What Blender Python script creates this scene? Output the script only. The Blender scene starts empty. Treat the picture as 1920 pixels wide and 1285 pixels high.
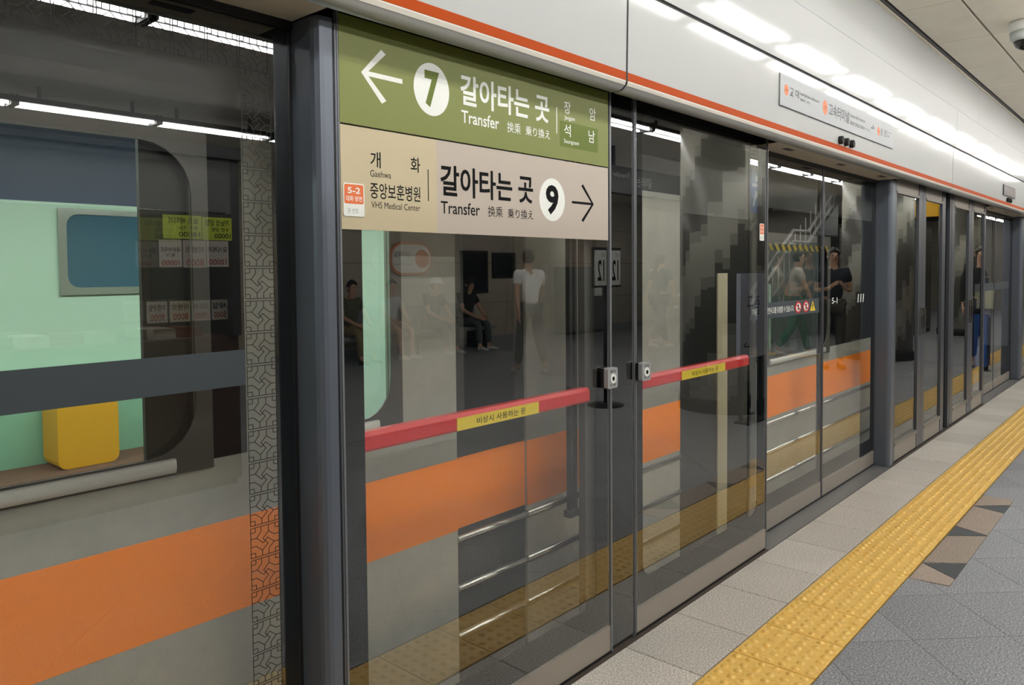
import bpy, bmesh, math, random
from mathutils import Vector, Matrix
random.seed(7)
R = math.radians
SC = bpy.context.scene
COL = SC.collection

# ------------------------------------------------------------------ camera, world, exposure
cd = bpy.data.cameras.new('camera'); cam = bpy.data.objects.new('camera', cd); COL.objects.link(cam)
yaw, pitch, roll = R(41.576), R(-2.2434), R(-0.4816)
fw = Vector((-math.sin(yaw)*math.cos(pitch), math.cos(yaw)*math.cos(pitch), math.sin(pitch)))
rt = fw.cross(Vector((0, 0, 1))).normalized(); up = rt.cross(fw)
r2 = rt*math.cos(roll) + up*math.sin(roll); u2 = -rt*math.sin(roll) + up*math.cos(roll)
mw = Matrix((r2, u2, -fw)).transposed().to_4x4(); mw.translation = Vector((1.603, 0.0, 1.442))
cam.matrix_world = mw
cd.sensor_width = 36.0; cd.sensor_fit = 'HORIZONTAL'
cd.lens = 36.0*1432.4/1920.0
cd.shift_y = -(642.5 - 564.2)/1920.0
cd.clip_start = 0.02; cd.clip_end = 200
SC.camera = cam
w = bpy.data.worlds.new('world'); SC.world = w; w.use_nodes = True
w.node_tree.nodes['Background'].inputs[0].default_value = (0.9, 0.92, 1.0, 1)
w.node_tree.nodes['Background'].inputs[1].default_value = 0.02
vs = SC.view_settings
SC.display_settings.display_device = 'sRGB'
vs.view_transform = 'Standard'; vs.look = 'None'; vs.gamma = 1.0; vs.use_curve_mapping = False
vs.exposure = 1.35
TUBE = 17.0          # brightness of the platform tubes
TRAIN_LAMP = 10.0
cy = SC.cycles
cy.max_bounces = 10; cy.glossy_bounces = 5; cy.diffuse_bounces = 4; cy.transparent_max_bounces = 24
cy.transmission_bounces = 4
cy.use_denoising = True
cy.sample_clamp_indirect = 6.0
cy.caustics_reflective = False; cy.caustics_refractive = False

# ------------------------------------------------------------------ materials
def lin(h):
    h = h.lstrip('#')
    c = [int(h[i:i+2], 16)/255 for i in (0, 2, 4)]
    return tuple(x/12.92 if x <= .04045 else ((x+.055)/1.055)**2.4 for x in c)
MATS = {}
def newmat(name):
    m = bpy.data.materials.new(name); m.use_nodes = True
    nt = m.node_tree; nt.nodes.clear()
    out = nt.nodes.new('ShaderNodeOutputMaterial')
    return m, nt, out
def pbr(name, col, rough=.5, metal=0., spec=.5, coat=0., emit=None, es=0., noise=None, bump=0., coat_rough=.1):
    """noise = (scale, second colour, low, high): procedural colour variation in object space."""
    if name in MATS: return MATS[name]
    c = lin(col) if isinstance(col, str) else col
    m, nt, out = newmat(name)
    b = nt.nodes.new('ShaderNodeBsdfPrincipled')
    b.inputs['Base Color'].default_value = (*c, 1); b.inputs['Roughness'].default_value = rough
    b.inputs['Metallic'].default_value = metal; b.inputs['Specular IOR Level'].default_value = spec
    b.inputs['Coat Weight'].default_value = coat; b.inputs['Coat Roughness'].default_value = coat_rough
    if emit:
        b.inputs['Emission Color'].default_value = (*(lin(emit) if isinstance(emit, str) else emit), 1)
        b.inputs['Emission Strength'].default_value = es
    if noise:
        g = nt.nodes.new('ShaderNodeNewGeometry')
        n = nt.nodes.new('ShaderNodeTexNoise'); n.inputs['Scale'].default_value = noise[0]
        n.inputs['Detail'].default_value = 3; n.inputs['Roughness'].default_value = .7
        nt.links.new(g.outputs['Position'], n.inputs['Vector'])
        r = nt.nodes.new('ShaderNodeValToRGB')
        r.color_ramp.elements[0].position = noise[2]; r.color_ramp.elements[1].position = noise[3]
        r.color_ramp.elements[0].color = (*c, 1); r.color_ramp.elements[1].color = (*lin(noise[1]), 1)
        nt.links.new(n.outputs['Fac'], r.inputs['Fac']); nt.links.new(r.outputs['Color'], b.inputs['Base Color'])
        if bump:
            bp = nt.nodes.new('ShaderNodeBump'); bp.inputs['Strength'].default_value = bump
            bp.inputs['Distance'].default_value = .002
            nt.links.new(n.outputs['Fac'], bp.inputs['Height']); nt.links.new(bp.outputs['Normal'], b.inputs['Normal'])
    nt.links.new(b.outputs['BSDF'], out.inputs['Surface'])
    MATS[name] = m; return m
def granite(name, c0, c1, c2, scale, rough=.45, patch=.35, spec=.5):
    """speckled stone: two scales of grain plus a slow tone change"""
    m, nt, out = newmat(name)
    b = nt.nodes.new('ShaderNodeBsdfPrincipled'); b.inputs['Roughness'].default_value = rough
    b.inputs['Specular IOR Level'].default_value = spec
    g = nt.nodes.new('ShaderNodeNewGeometry')
    n = nt.nodes.new('ShaderNodeTexNoise'); n.inputs['Scale'].default_value = scale; n.inputs['Detail'].default_value = 4
    n.inputs['Roughness'].default_value = .75
    r = nt.nodes.new('ShaderNodeValToRGB')
    e = r.color_ramp.elements; e[0].position = .3; e[0].color = (*lin(c0), 1); e[1].position = .7; e[1].color = (*lin(c2), 1)
    k = e.new(.5); k.color = (*lin(c1), 1)
    n2 = nt.nodes.new('ShaderNodeTexNoise'); n2.inputs['Scale'].default_value = 2.3; n2.inputs['Detail'].default_value = 2
    mr = nt.nodes.new('ShaderNodeMapRange'); mr.inputs['To Min'].default_value = 1-patch; mr.inputs['To Max'].default_value = 1+patch*.7
    mx = nt.nodes.new('ShaderNodeVectorMath'); mx.operation = 'SCALE'
    oi = nt.nodes.new('ShaderNodeObjectInfo')
    mr2 = nt.nodes.new('ShaderNodeMapRange'); mr2.inputs['To Min'].default_value = .9; mr2.inputs['To Max'].default_value = 1.08
    mm = nt.nodes.new('ShaderNodeMath'); mm.operation = 'MULTIPLY'
    L = nt.links.new
    L(g.outputs['Position'], n.inputs['Vector']); L(g.outputs['Position'], n2.inputs['Vector'])
    L(n.outputs['Fac'], r.inputs['Fac']); L(n2.outputs['Fac'], mr.inputs['Value'])
    L(oi.outputs['Random'], mr2.inputs['Value'])
    L(mr.outputs['Result'], mm.inputs[0]); L(mr2.outputs['Result'], mm.inputs[1])
    L(r.outputs['Color'], mx.inputs[0]); L(mm.outputs['Value'], mx.inputs['Scale'])
    L(mx.outputs['Vector'], b.inputs['Base Color'])
    bp = nt.nodes.new('ShaderNodeBump'); bp.inputs['Strength'].default_value = .25; bp.inputs['Distance'].default_value = .001
    L(n.outputs['Fac'], bp.inputs['Height']); L(bp.outputs['Normal'], b.inputs['Normal'])
    L(b.outputs['BSDF'], out.inputs['Surface'])
    return m
def glass(name, tint, ior):
    """coated pane: mirrors by Fresnel on the side facing the viewer, lets tinted light through"""
    m, nt, out = newmat(name)
    tr = nt.nodes.new('ShaderNodeBsdfTransparent'); tr.inputs['Color'].default_value = (*tint, 1)
    L = nt.links.new
    if ior:
        gl = nt.nodes.new('ShaderNodeBsdfGlossy'); gl.inputs['Roughness'].default_value = 0.0
        gl.inputs['Color'].default_value = (.97, .98, .97, 1)
        fr = nt.nodes.new('ShaderNodeFresnel'); fr.inputs['IOR'].default_value = ior
        ge = nt.nodes.new('ShaderNodeNewGeometry')
        sb = nt.nodes.new('ShaderNodeMath'); sb.operation = 'SUBTRACT'; sb.inputs[0].default_value = 1.0
        mu = nt.nodes.new('ShaderNodeMath'); mu.operation = 'MULTIPLY'
        mx = nt.nodes.new('ShaderNodeMixShader')
        L(ge.outputs['Backfacing'], sb.inputs[1]); L(fr.outputs['Fac'], mu.inputs[0]); L(sb.outputs['Value'], mu.inputs[1])
        L(mu.outputs['Value'], mx.inputs['Fac']); L(tr.outputs['BSDF'], mx.inputs[1]); L(gl.outputs['BSDF'], mx.inputs[2])
        L(mx.outputs['Shader'], out.inputs['Surface'])
    else:
        L(tr.outputs['BSDF'], out.inputs['Surface'])
    return m
def emitter(name, col, s):
    m, nt, out = newmat(name)
    e = nt.nodes.new('ShaderNodeEmission'); e.inputs['Color'].default_value = (*col, 1); e.inputs['Strength'].default_value = s
    nt.links.new(e.outputs['Emission'], out.inputs['Surface']); return m

m_pane = glass('coated_glass', (.985, .985, .97), 2.28)
m_pane_back = glass('clear_glass', (.97, .98, .97), None)
m_train_glass = glass('train_glass', (.72, .8, .76), 1.7)
m_frit = pbr('black_frit', (.004, .005, .006), .6, spec=.0)
m_alu = pbr('brushed_aluminium', '#8d8a84', .38, .75, noise=(160, '#a19d96', .35, .7))
m_trim = pbr('trim_grey', '#7d8085', .4, .3)
m_alu_dk = pbr('grey_aluminium', '#5d6067', .36, .45, spec=.5)
m_post = pbr('slate_post', '#646b76', .36, .25, spec=.5)
m_kick = pbr('kick_plate_steel', '#a19a91', .45, .35, noise=(220, '#aba49b', .3, .75))
m_sill = pbr('sill_steel', '#7d7e7d', .42, .5, noise=(90, '#8d8d8b', .3, .7))
m_black = pbr('black_rubber', (.006, .006, .007), .6)
m_fascia = pbr('white_enamel', '#b3b5b4', .5, spec=.3, coat=.5, coat_rough=.085)
m_lip = pbr('cream_enamel', '#d8d3c8', .3, spec=.5, coat=.2)
m_soffit = pbr('beige_soffit', '#d2c8b5', .5)
m_orange = pbr('orange_vinyl', '#b04400', .55, spec=.12)
m_ceiling = pbr('ceiling_steel', '#efe9da', .5, noise=(3, '#e6e0d0', .3, .7))
m_dark = pbr('dark_void', (.012, .012, .012), .8)
m_pale = granite('pale_granite', '#5e5a53', '#cdc7bd', '#fffaf0', 150, .42, .16)
m_darkstone = granite('dark_granite', '#43444a', '#888a8f', '#e0e1e4', 140, .5, .16)
m_brown = granite('brown_granite', '#5c5048', '#a39284', '#d2c2b3', 150, .45, .1)
m_tri = granite('black_granite', '#33383b', '#42484b', '#555b5e', 260, .4, .1)
m_tact = pbr('tactile_yellow', '#e9b752', .42, noise=(60, '#f8d47c', .35, .72))
m_green = pbr('sign_green', '#7a823a', .45)
m_green_dk = pbr('sign_dark_green', '#66762a', .5, spec=.3)
m_beige = pbr('sign_beige', '#c6b897', .45)
m_beige2 = pbr('sign_pink_beige', '#bdb1a4', .45)
m_white = pbr('white_print', '#eef0ea', .5)
m_ink = pbr('black_print', '#0c0d10', .6, spec=.1)
m_red = pbr('red_push_bar', '#d4242c', .35, coat=.3)
m_yellow = pbr('yellow_label', '#ecd23a', .5)
m_tube = emitter('tube_light', (1.0, .98, .94), TUBE)
m_lamp_body = pbr('lamp_white', '#dadcd8', .35, spec=.5)
m_refl = pbr('lamp_reflector', '#232425', .4, spec=.3)
m_band = pbr('slate_band', '#3f474c', .5)
m_steel = pbr('train_steel', '#a7a89f', .38, .35, noise=(8, '#b3b3a9', .3, .7))
m_train_or = pbr('train_orange', (1.0, .262, .003), .45, spec=.3)
m_door_shade = pbr('train_door_shade_grey', '#3d3e3d', .4, .4)  # door steel darkened to stand for the shade in the recess
m_bead = pbr('bright_steel', '#cfcfca', .22, .9)
m_mint = pbr('mint_panel', '#bcd3c1', .5)
m_blue = pbr('blue_panel', '#0d2d50', .5)
m_wall = pbr('wall_tile', '#b3aa98', .4, noise=(1.5, '#a89f8e', .3, .7))
m_darkmetal = pbr('dark_metal', '#2b2d2f', .4, .5)
m_chrome = pbr('chrome', '#c9c9c9', .15, 1.0)

# ------------------------------------------------------------------ mesh helpers
class MB:
    def __init__(s): s.v = []; s.f = []; s.m = []; s.mats = []; s.sm = []
    def mi(s, mat):
        if mat not in s.mats: s.mats.append(mat)
        return s.mats.index(mat)
    def face(s, idx, mat, smooth=False): s.f.append(tuple(idx)); s.m.append(s.mi(mat)); s.sm.append(smooth)
    def add(s, pts): k = len(s.v); s.v += [tuple(p) for p in pts]; return k
    def box(s, x0, x1, y0, y1, z0, z1, mat, front=None):
        """front: another material for the +x face"""
        k = s.add([(x0,y0,z0),(x1,y0,z0),(x1,y1,z0),(x0,y1,z0),(x0,y0,z1),(x1,y0,z1),(x1,y1,z1),(x0,y1,z1)])
        for q in ((0,3,2,1),(4,5,6,7),(0,1,5,4),(2,3,7,6),(3,0,4,7)): s.face([k+i for i in q], mat)
        s.face([k+i for i in (1,2,6,5)], front or mat); return s
    def prism(s, poly, axis, a0, a1, mat, smooth=False):
        """poly: list of 2-D points, extruded along axis ('y': poly is x,z; 'z': x,y; 'x': y,z)"""
        def P(u, v, a): return {'y': (u, a, v), 'z': (u, v, a), 'x': (a, u, v)}[axis]
        n = len(poly)
        k = s.add([P(u, v, a0) for u, v in poly] + [P(u, v, a1) for u, v in poly])
        area = sum(poly[i][0]*poly[(i+1) % n][1]-poly[(i+1) % n][0]*poly[i][1] for i in range(n))
        flip = (area > 0) if axis == 'y' else (area < 0)
        if a1 < a0: flip = not flip
        A = [k+i for i in range(n)]; B = [k+n+i for i in range(n)]
        if not flip:
            s.face(A[::-1], mat); s.face(B, mat)
            for i in range(n): s.face((A[i], A[(i+1) % n], B[(i+1) % n], B[i]), mat, smooth)
        else:
            s.face(A, mat); s.face(B[::-1], mat)
            for i in range(n): s.face((A[i], B[i], B[(i+1) % n], A[(i+1) % n]), mat, smooth)
        return s
    def tube(s, pts, r, mat, n=10, smooth=True, cap=True):
        pts = [Vector(p) for p in pts]; rings = []
        rs = r if isinstance(r, (list, tuple)) else [r]*len(pts)
        for i, p in enumerate(pts):
            d = (pts[min(i+1, len(pts)-1)] - pts[max(i-1, 0)]).normalized()
            a = d.cross(Vector((0, 0, 1)) if abs(d.z) < .9 else Vector((1, 0, 0))).normalized(); b = d.cross(a)
            rings.append(s.add([p + (a*math.cos(2*math.pi*j/n) + b*math.sin(2*math.pi*j/n))*rs[i] for j in range(n)]))
        for q in range(len(rings)-1):
            for j in range(n):
                s.face((rings[q]+j, rings[q+1]+j, rings[q+1]+(j+1) % n, rings[q]+(j+1) % n), mat, smooth)
        if cap:
            s.face([rings[0]+j for j in range(n)], mat); s.face([rings[-1]+j for j in range(n)][::-1], mat)
        return s
    def lathe(s, prof, c, mat, n=20, smooth=True):
        """prof: (radius, z) from bottom to top about a vertical axis at c"""
        rings = [s.add([(c[0]+r*math.cos(2*math.pi*j/n), c[1]+r*math.sin(2*math.pi*j/n), c[2]+z) for j in range(n)]) for r, z in prof]
        for q in range(len(rings)-1):
            for j in range(n):
                s.face((rings[q]+j, rings[q]+(j+1) % n, rings[q+1]+(j+1) % n, rings[q+1]+j), mat, smooth)
        s.face([rings[0]+j for j in range(n)][::-1], mat); s.face([rings[-1]+j for j in range(n)], mat)
        return s
    def ring(s, y0, y1, z0, z1, iy0, iy1, iz0, iz1, r, x0, x1, mat, k=5):
        """a flat frame: outer rectangle, inner rounded rectangle, extruded x0..x1"""
        inn = rrect(iy0, iy1, iz0, iz1, r, k); outp = []
        for (a, b) in inn:      # project each inner point to the outer rectangle
            cy_, cz_ = (iy0+iy1)/2, (iz0+iz1)/2
            outp.append((a, b))
        n = len(inn); m4 = n//4
        corners = [(y1, z1), (y0, z1), (y0, z0), (y1, z0)]
        A = s.add([(x1, a, b) for a, b in inn]); B = s.add([(x1, a, b) for a, b in corners])
        C_ = s.add([(x0, a, b) for a, b in inn]); D = s.add([(x0, a, b) for a, b in corners])
        for c in range(4):
            for j in range(m4-1):
                p, q = c*m4+j, c*m4+j+1
                s.face((B+c, A+q, A+p), mat); s.face((D+c, C_+p, C_+q), mat)
            p, q = c*m4+m4-1, ((c+1) % 4)*m4
            s.face((B+c, B+(c+1) % 4, A+q, A+p), mat); s.face((D+c, C_+p, C_+q, D+(c+1) % 4), mat)
            s.face((B+c, D+c, D+(c+1) % 4, B+(c+1) % 4), mat)
        for j in range(n):
            s.face((A+j, A+(j+1) % n, C_+(j+1) % n, C_+j), mat)
        return s
    def build(s, name, parent=None, **kw):
        me = bpy.data.meshes.new(name)
        off = Vector((0, 0, 0)); p = parent
        while p is not None: off += p.location; p = p.parent
        me.from_pydata([(v[0]-off.x, v[1]-off.y, v[2]-off.z) for v in s.v], [], s.f)
        for mt in s.mats: me.materials.append(mt)
        me.polygons.foreach_set('material_index', s.m); me.polygons.foreach_set('use_smooth', s.sm)
        me.update()
        o = bpy.data.objects.new(name, me); COL.objects.link(o)
        if parent is not None: o.parent = parent
        for k, v in kw.items(): o[k] = v
        if name in ('lettering', 'printed_fret'): o['kind'] = 'stuff'
        return o
def rrect(y0, y1, z0, z1, r, k=5):
    pts = []
    for cy_, cz_, a0 in ((y1-r, z1-r, 0), (y0+r, z1-r, 90), (y0+r, z0+r, 180), (y1-r, z0+r, 270)):
        for j in range(k): a = R(a0+90*j/(k-1)); pts.append((cy_+r*math.cos(a), cz_+r*math.sin(a)))
    return pts
def thing(name, loc, label, cat, group=None, rz=0.):
    o = bpy.data.objects.new(name, None); o.empty_display_size = .1; COL.objects.link(o)
    o.location = loc; o.rotation_euler = (0, 0, rz); o['label'] = label; o['category'] = cat; o['kind'] = 'thing'
    if group: o['group'] = group
    return o
def structure(name, loc=(0, 0, 0), label=None):
    o = bpy.data.objects.new(name, None); o.empty_display_size = .1; COL.objects.link(o); o.location = loc; o['kind'] = 'structure'
    if label: o['label'] = label
    return o
def copy_tree(o, parent=None, dloc=None):
    c = o.copy(); COL.objects.link(c)
    if parent is not None: c.parent = parent
    for ch in list(o.children): copy_tree(ch, c)
    return c
def simple(mb, name, label, cat, group=None):
    """a thing that is one mesh, with its origin at the base centre"""
    xs = [v[0] for v in mb.v]; ys = [v[1] for v in mb.v]; zs = [v[2] for v in mb.v]
    c = Vector(((min(xs)+max(xs))/2, (min(ys)+max(ys))/2, min(zs)))
    mb.v = [(v[0]-c.x, v[1]-c.y, v[2]-c.z) for v in mb.v]
    o = mb.build(name); o.location = c; o['label'] = label; o['category'] = cat; o['kind'] = 'thing'
    if group: o['group'] = group
    return o
_glyph = {}
def glyphs(text, bold):
    key = (text, bold)
    if key not in _glyph:
        c = bpy.data.curves.new('lettering', 'FONT'); c.body = text; c.resolution_u = 3; c.offset = bold
        o = bpy.data.objects.new('lettering', c); COL.objects.link(o)
        dg = bpy.context.evaluated_depsgraph_get(); dg.update()
        me = bpy.data.meshes.new_from_object(o.evaluated_get(dg))
        _glyph[key] = ([tuple(v.co) for v in me.vertices], [tuple(p.vertices) for p in me.polygons])
        bpy.data.objects.remove(o); bpy.data.curves.remove(c); bpy.data.meshes.remove(me)
    return _glyph[key]
def lettering(mb, text, a0, a1, z0, z1, x, mat, bold=0., face='+x'):
    """text fitted to a rectangle. face '+x': read from +x, a = y;  '-x': read from -x, a runs y1 -> y0"""
    V, F = glyphs(text, bold)
    us = [v[0] for v in V]; ws = [v[1] for v in V]
    su = (a1-a0)/(max(us)-min(us)); sw = (z1-z0)/(max(ws)-min(ws))
    k = mb.add([(x, a0+(v[0]-min(us))*su, z0+(v[1]-min(ws))*sw) for v in V])
    for f in F: mb.face([k+i for i in f], mat)
    return mb
def disc(mb, y, z, ry, rz, x0, x1, mat, n=28):
    return mb.prism([(y+ry*math.cos(2*math.pi*j/n), z+rz*math.sin(2*math.pi*j/n)) for j in range(n)], 'x', x0, x1, mat)
def stroke(mb, a, b, wd, x0, x1, mat):
    a = Vector(a); b = Vector(b); d = (b-a).normalized(); n = Vector((-d.y, d.x))*wd/2
    return mb.prism([tuple(a-n), tuple(b-n), tuple(b+n), tuple(a+n)], 'x', x0, x1, mat)
def clip(poly, nx, ny, c):
    """keep the half-plane nx*x+ny*y <= c"""
    o = []
    for i in range(len(poly)):
        p, q = poly[i], poly[(i+1) % len(poly)]
        dp, dq = nx*p[0]+ny*p[1]-c, nx*q[0]+ny*q[1]-c
        if dp <= 0: o.append(p)
        if dp*dq < 0:
            t = dp/(dp-dq); o.append((p[0]+(q[0]-p[0])*t, p[1]+(q[1]-p[1])*t))
    return o

# ------------------------------------------------------------------ floor
YN, YF = -4.0, 30.0      # extent of the platform along the track
floor = structure('floor')
MB().box(-.12, 9.2, YN, YF, -.6, -.012, m_dark).build('slab', floor)
def tile_at(name, me, loc, parent):
    o = bpy.data.objects.new(name, me); o.location = loc; o.parent = parent; COL.objects.link(o); return o
def flat_tile(w_, l_, h, mat, gap, bev=.0015):
    mb = MB(); a, b = w_/2-gap, l_/2-gap
    k = mb.add([(-a,-b,-h),(a,-b,-h),(a,b,-h),(-a,b,-h),(-a,-b,-bev),(a,-b,-bev),(a,b,-bev),(-a,b,-bev),
                (-a+bev,-b+bev,0),(a-bev,-b+bev,0),(a-bev,b-bev,0),(-a+bev,b-bev,0)])
    for i in range(4):
        j = (i+1) % 4
        mb.face((k+i, k+j, k+4+j, k+4+i), mat); mb.face((k+4+i, k+4+j, k+8+j, k+8+i), mat)
    mb.face((k+8, k+9, k+10, k+11), mat)
    return mb
def mesh_of(mb, name):
    o = mb.build(name); me = o.data; bpy.data.objects.remove(o); return me
# pale granite tiles between doors and tactile strip
PW = .388; px0, px1 = .016, .336
me_p = mesh_of(flat_tile(px1-px0, PW, .012, m_pale, .0022), 'pale_tile')
for i in range(-11, 48):
    tile_at('pale_tile', me_p, ((px0+px1)/2, 2.426+PW*(i-5)+PW/2, 0), floor)
# tactile tiles
def tactile():
    mb = flat_tile(.310, .3, .012, m_tact, .0026, .002)
    for i in range(6):
        for j in range(6):
            x, y = -.125+.05*i, -.125+.05*j; n = 8
            k0 = mb.add([(x+  .0160*math.cos(2*math.pi*q/n), y+.0160*math.sin(2*math.pi*q/n), 0) for q in range(n)])
            k1 = mb.add([(x+.0085*math.cos(2*math.pi*q/n), y+.0085*math.sin(2*math.pi*q/n), .0065) for q in range(n)])
            for q in range(n): mb.face((k0+q, k0+(q+1) % n, k1+(q+1) % n, k1+q), m_tact, True)
            mb.face([k1+q for q in range(n)], m_tact, True)
    return mb
me_t = mesh_of(tactile(), 'tactile_tile')
for i in range(-23, 60):
    tile_at('tactile_tile', me_t, (.493, 2.963+.3*i+.15, .001), floor)
# dark stone tiles laid at 45 degrees; those in view are single tiles, cut round the inlay
X1 = .652
INL = (.656, .818, 3.835, 5.535)
S = .388
ux, uy = math.cos(R(-45)), math.sin(R(-45))     # along the joints
me_d = {}
def dark_tile(ci, cj):
    ox, oy = .829, 3.744
    pts = []
    for a, b in ((0,0),(1,0),(1,1),(0,1)):
        a_, b_ = ci+a, cj+b
        pts.append((ox+a_*S*ux - b_*S*uy, oy+a_*S*uy + b_*S*ux))
    cx = sum(p[0] for p in pts)/4; cy_ = sum(p[1] for p in pts)/4
    if cx < X1-.28 or cx > 3.4 or cy_ < -1.0 or cy_ > 12.5: return
    g = .0016
    pts = [(p[0]+(cx-p[0])*g/(S*.7071), p[1]+(cy_-p[1])*g/(S*.7071)) for p in pts]
    pts = clip(pts, -1, 0, -X1)
    if len(pts) < 3: return
    pieces = []
    x0, x1, y0, y1 = INL
    if cx < 1.15 and y0-.3 < cy_ < y1+.3:
        pieces.append(clip(pts, -1, 0, -(x1+.002)))
        left = clip(pts, 1, 0, x1+.002)
        if left:
            pieces.append(clip(left, 0, 1, y0-.002)); pieces.append(clip(left, 0, -1, -(y1+.002)))
    else: pieces = [pts]
    mb = MB()
    for p in pieces:
        if len(p) >= 3 and abs(sum(p[i][0]*p[(i+1) % len(p)][1]-p[(i+1) % len(p)][0]*p[i][1] for i in range(len(p)))) > 1e-5:
            mb.prism(p, 'z', -.012, 0, m_darkstone)
    if mb.v: mb.build('stone_tile', floor)
for ci in range(-26, 24):
    for cj in range(-18, 30): dark_tile(ci, cj)
# the rest of the platform paving, out of the camera's direct view
mb = MB(); x1 = 3.4
mb.box(3.68, 9.15, YN, YF, -.012, -.0002, m_darkstone); mb.box(X1, 3.68, 12.75, YF, -.012, -.0002, m_darkstone)
mb.box(X1, 3.68, YN, 12.75, -.0125, -.004, m_darkstone)
mb.build('paving', floor)
# inlaid door mark: brown stones and dark triangles
x0, x1, y0, y1 = INL
e = .0015
def inlay(pts, mat, n):
    MB().prism(pts, 'z', -.012, .0004, mat).build(n, floor)
ys = [y0, 3.865, 4.045, 4.075, 4.225, 4.275, 4.575, 4.70, 4.78, 4.79, 5.235, 5.265, y1]
inlay([(x0, y0), (x1, y0+.02), (x1, 3.95), (x0, 4.07)], m_brown, 'inlay_stone')
inlay([(x0+.006, 4.072), (x1, 3.957), (x1, 4.195)], m_tri, 'inlay_triangle')
inlay([(x0, 4.085), (x1, 4.205), (x1, 4.70), (x0, 4.572)], m_brown, 'inlay_stone')
inlay([(x0, 4.58), (x1, 4.708), (x0, 4.775)], m_tri, 'inlay_triangle')
inlay([(x0, 4.785), (x1, 4.716), (x1, 5.20), (x0, 5.25)], m_brown, 'inlay_stone')
inlay([(x0+.004, 5.255), (x1, 5.205), (x1, 5.40)], m_tri, 'inlay_triangle')
inlay([(x0, 5.262), (x1, 5.408), (x1, y1), (x0, y1)], m_brown, 'inlay_stone')

# ------------------------------------------------------------------ ceiling
CZ = 3.07
ceil = structure('ceiling')
MB().box(-.1, 9.3, YN, YF, CZ+.02, CZ+.25, m_dark).build('slab', ceil)
MB().box(.13, .185, YN, YF, CZ-.005, CZ+.02, m_darkmetal).build('edge_channel', ceil)
MB().box(.142, .160, YN, YF, CZ-.012, CZ-.004, m_ceiling).build('edge_rail', ceil)
xs = [.19, .525, 1.13, 1.735, 2.34, 2.945, 3.55, 4.155, 4.76, 5.365, 5.97, 6.575, 7.18, 7.785, 8.39, 9.0]
for i in range(len(xs)-1):
    g0 = .011 if i == 1 else .003
    wd = xs[i+1]-xs[i]
    me = mesh_of(MB().box(-wd/2+g0, wd/2-.003, -.475+.0025, .475-.0025, 0, .02, m_ceiling), 'ceiling_panel')
    for j in range(-3, 24):
        tile_at('ceiling_panel', me, ((xs[i]+xs[i+1])/2, 6.3+.95*(j-5)+.475, CZ), ceil)

# ------------------------------------------------------------------ platform screen header (white fascia over the doors)
hdr = structure('wall_header')
FX = .12
seam = [-7.46, -2.585, 2.285, 7.165, 12.05, 16.93, 21.8]
def lower_profile():
    p = [(FX-.06, 2.424), (FX+.006, 2.424), (FX, 2.105)]
    for k in range(1, 7): a = R(90*k/6); p.append((FX-.035+.035*math.cos(a), 2.105-.035*math.sin(a)))
    p += [(FX-.06, 2.07)]
    return p
for a, b in zip(seam[:-1], seam[1:]):
    o = MB().prism(lower_profile(), 'y', a+.006, b-.006, m_fascia, True).build('fascia_panel', hdr)
    for p_ in o.data.polygons:
        if abs(p_.normal.x) > .985 or abs(p_.normal.y) > .9 or p_.normal.z > .5: p_.use_smooth = False
    MB().box(FX, FX+.0012, a+.006, b-.006, 2.102, 2.131, m_orange).build('orange_stripe', hdr)
    MB().prism([(FX-.012, 2.094), (FX+.0006, 2.1015), (FX+.0006, 2.098), (FX-.0034, 2.086)], 'y', a+.006, b-.006, m_lip).build('lip_strip', hdr)
seam2 = [-2.6, 2.40, 7.2, 12.1, 17, 22]
for a, b in zip(seam2[:-1], seam2[1:]):
    MB().prism([(FX-.05, 2.441), (FX+.004, 2.441), (FX+.027, 2.735), (FX-.05, 2.735)], 'y', a+.003, b-.003, m_fascia).build('upper_fascia_panel', hdr)
seam3 = [-1.6, 3.2, 8.04, 12.9, 17.7, 22.6]
for a, b in zip(seam3[:-1], seam3[1:]):
    MB().box(FX-.05, FX+.022, a+.002, b-.002, 2.741, CZ-.004, m_fascia).build('top_fascia_panel', hdr)
MB().box(-.1, FX-.061, YN, YF, 2.118, 3.1, m_dark).build('core', hdr)
MB().box(-.06, FX-.003, YN, YF, 2.4245, 2.4405, m_black).build('seam_gasket', hdr)
for y in seam[1:-1]:
    MB().prism([(p[0]-.0025, p[1]+.002) for p in lower_profile()], 'y', y-.0062, y+.0062, m_black).build('seam_gasket', hdr)
for y in (3.7, 4.376, 5.03, 5.71, 6.395, 7.06, 7.34, 7.918, 8.6, 9.3, 10.0):
    disc(MB(), y, 2.722, .006, .006, FX+.018, FX+.0245, m_darkmetal, 8).build('screw', hdr)
# soffit over every opening: black over the fixed doors, beige over the sliding doors
OPEN = [(-1.09, 1.088), (3.76, 5.89), (9.29, 11.5), (14.11, 16.32)]
cur = YN
for a, b in OPEN + [(YF, YF)]:
    MB().box(-.1, FX-.036, cur, a, 2.113, 2.118, m_black).build('black_soffit', hdr)
    if b > a:
        mb = MB().box(-.094, FX-.034, a, b, 2.0705, 2.0745, m_soffit)
        mb.box(-.1, -.09, a, b, 2.05, 2.118, m_black)
        so = mb.build('beige_soffit', hdr)
        for yy in (a+.25, (a+b)/2, b-.25):
            MB().box(-.01, .02, yy-.05, yy+.05, 2.0688, 2.0704, m_darkmetal).build('soffit_slot', so)
    cur = b

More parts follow.
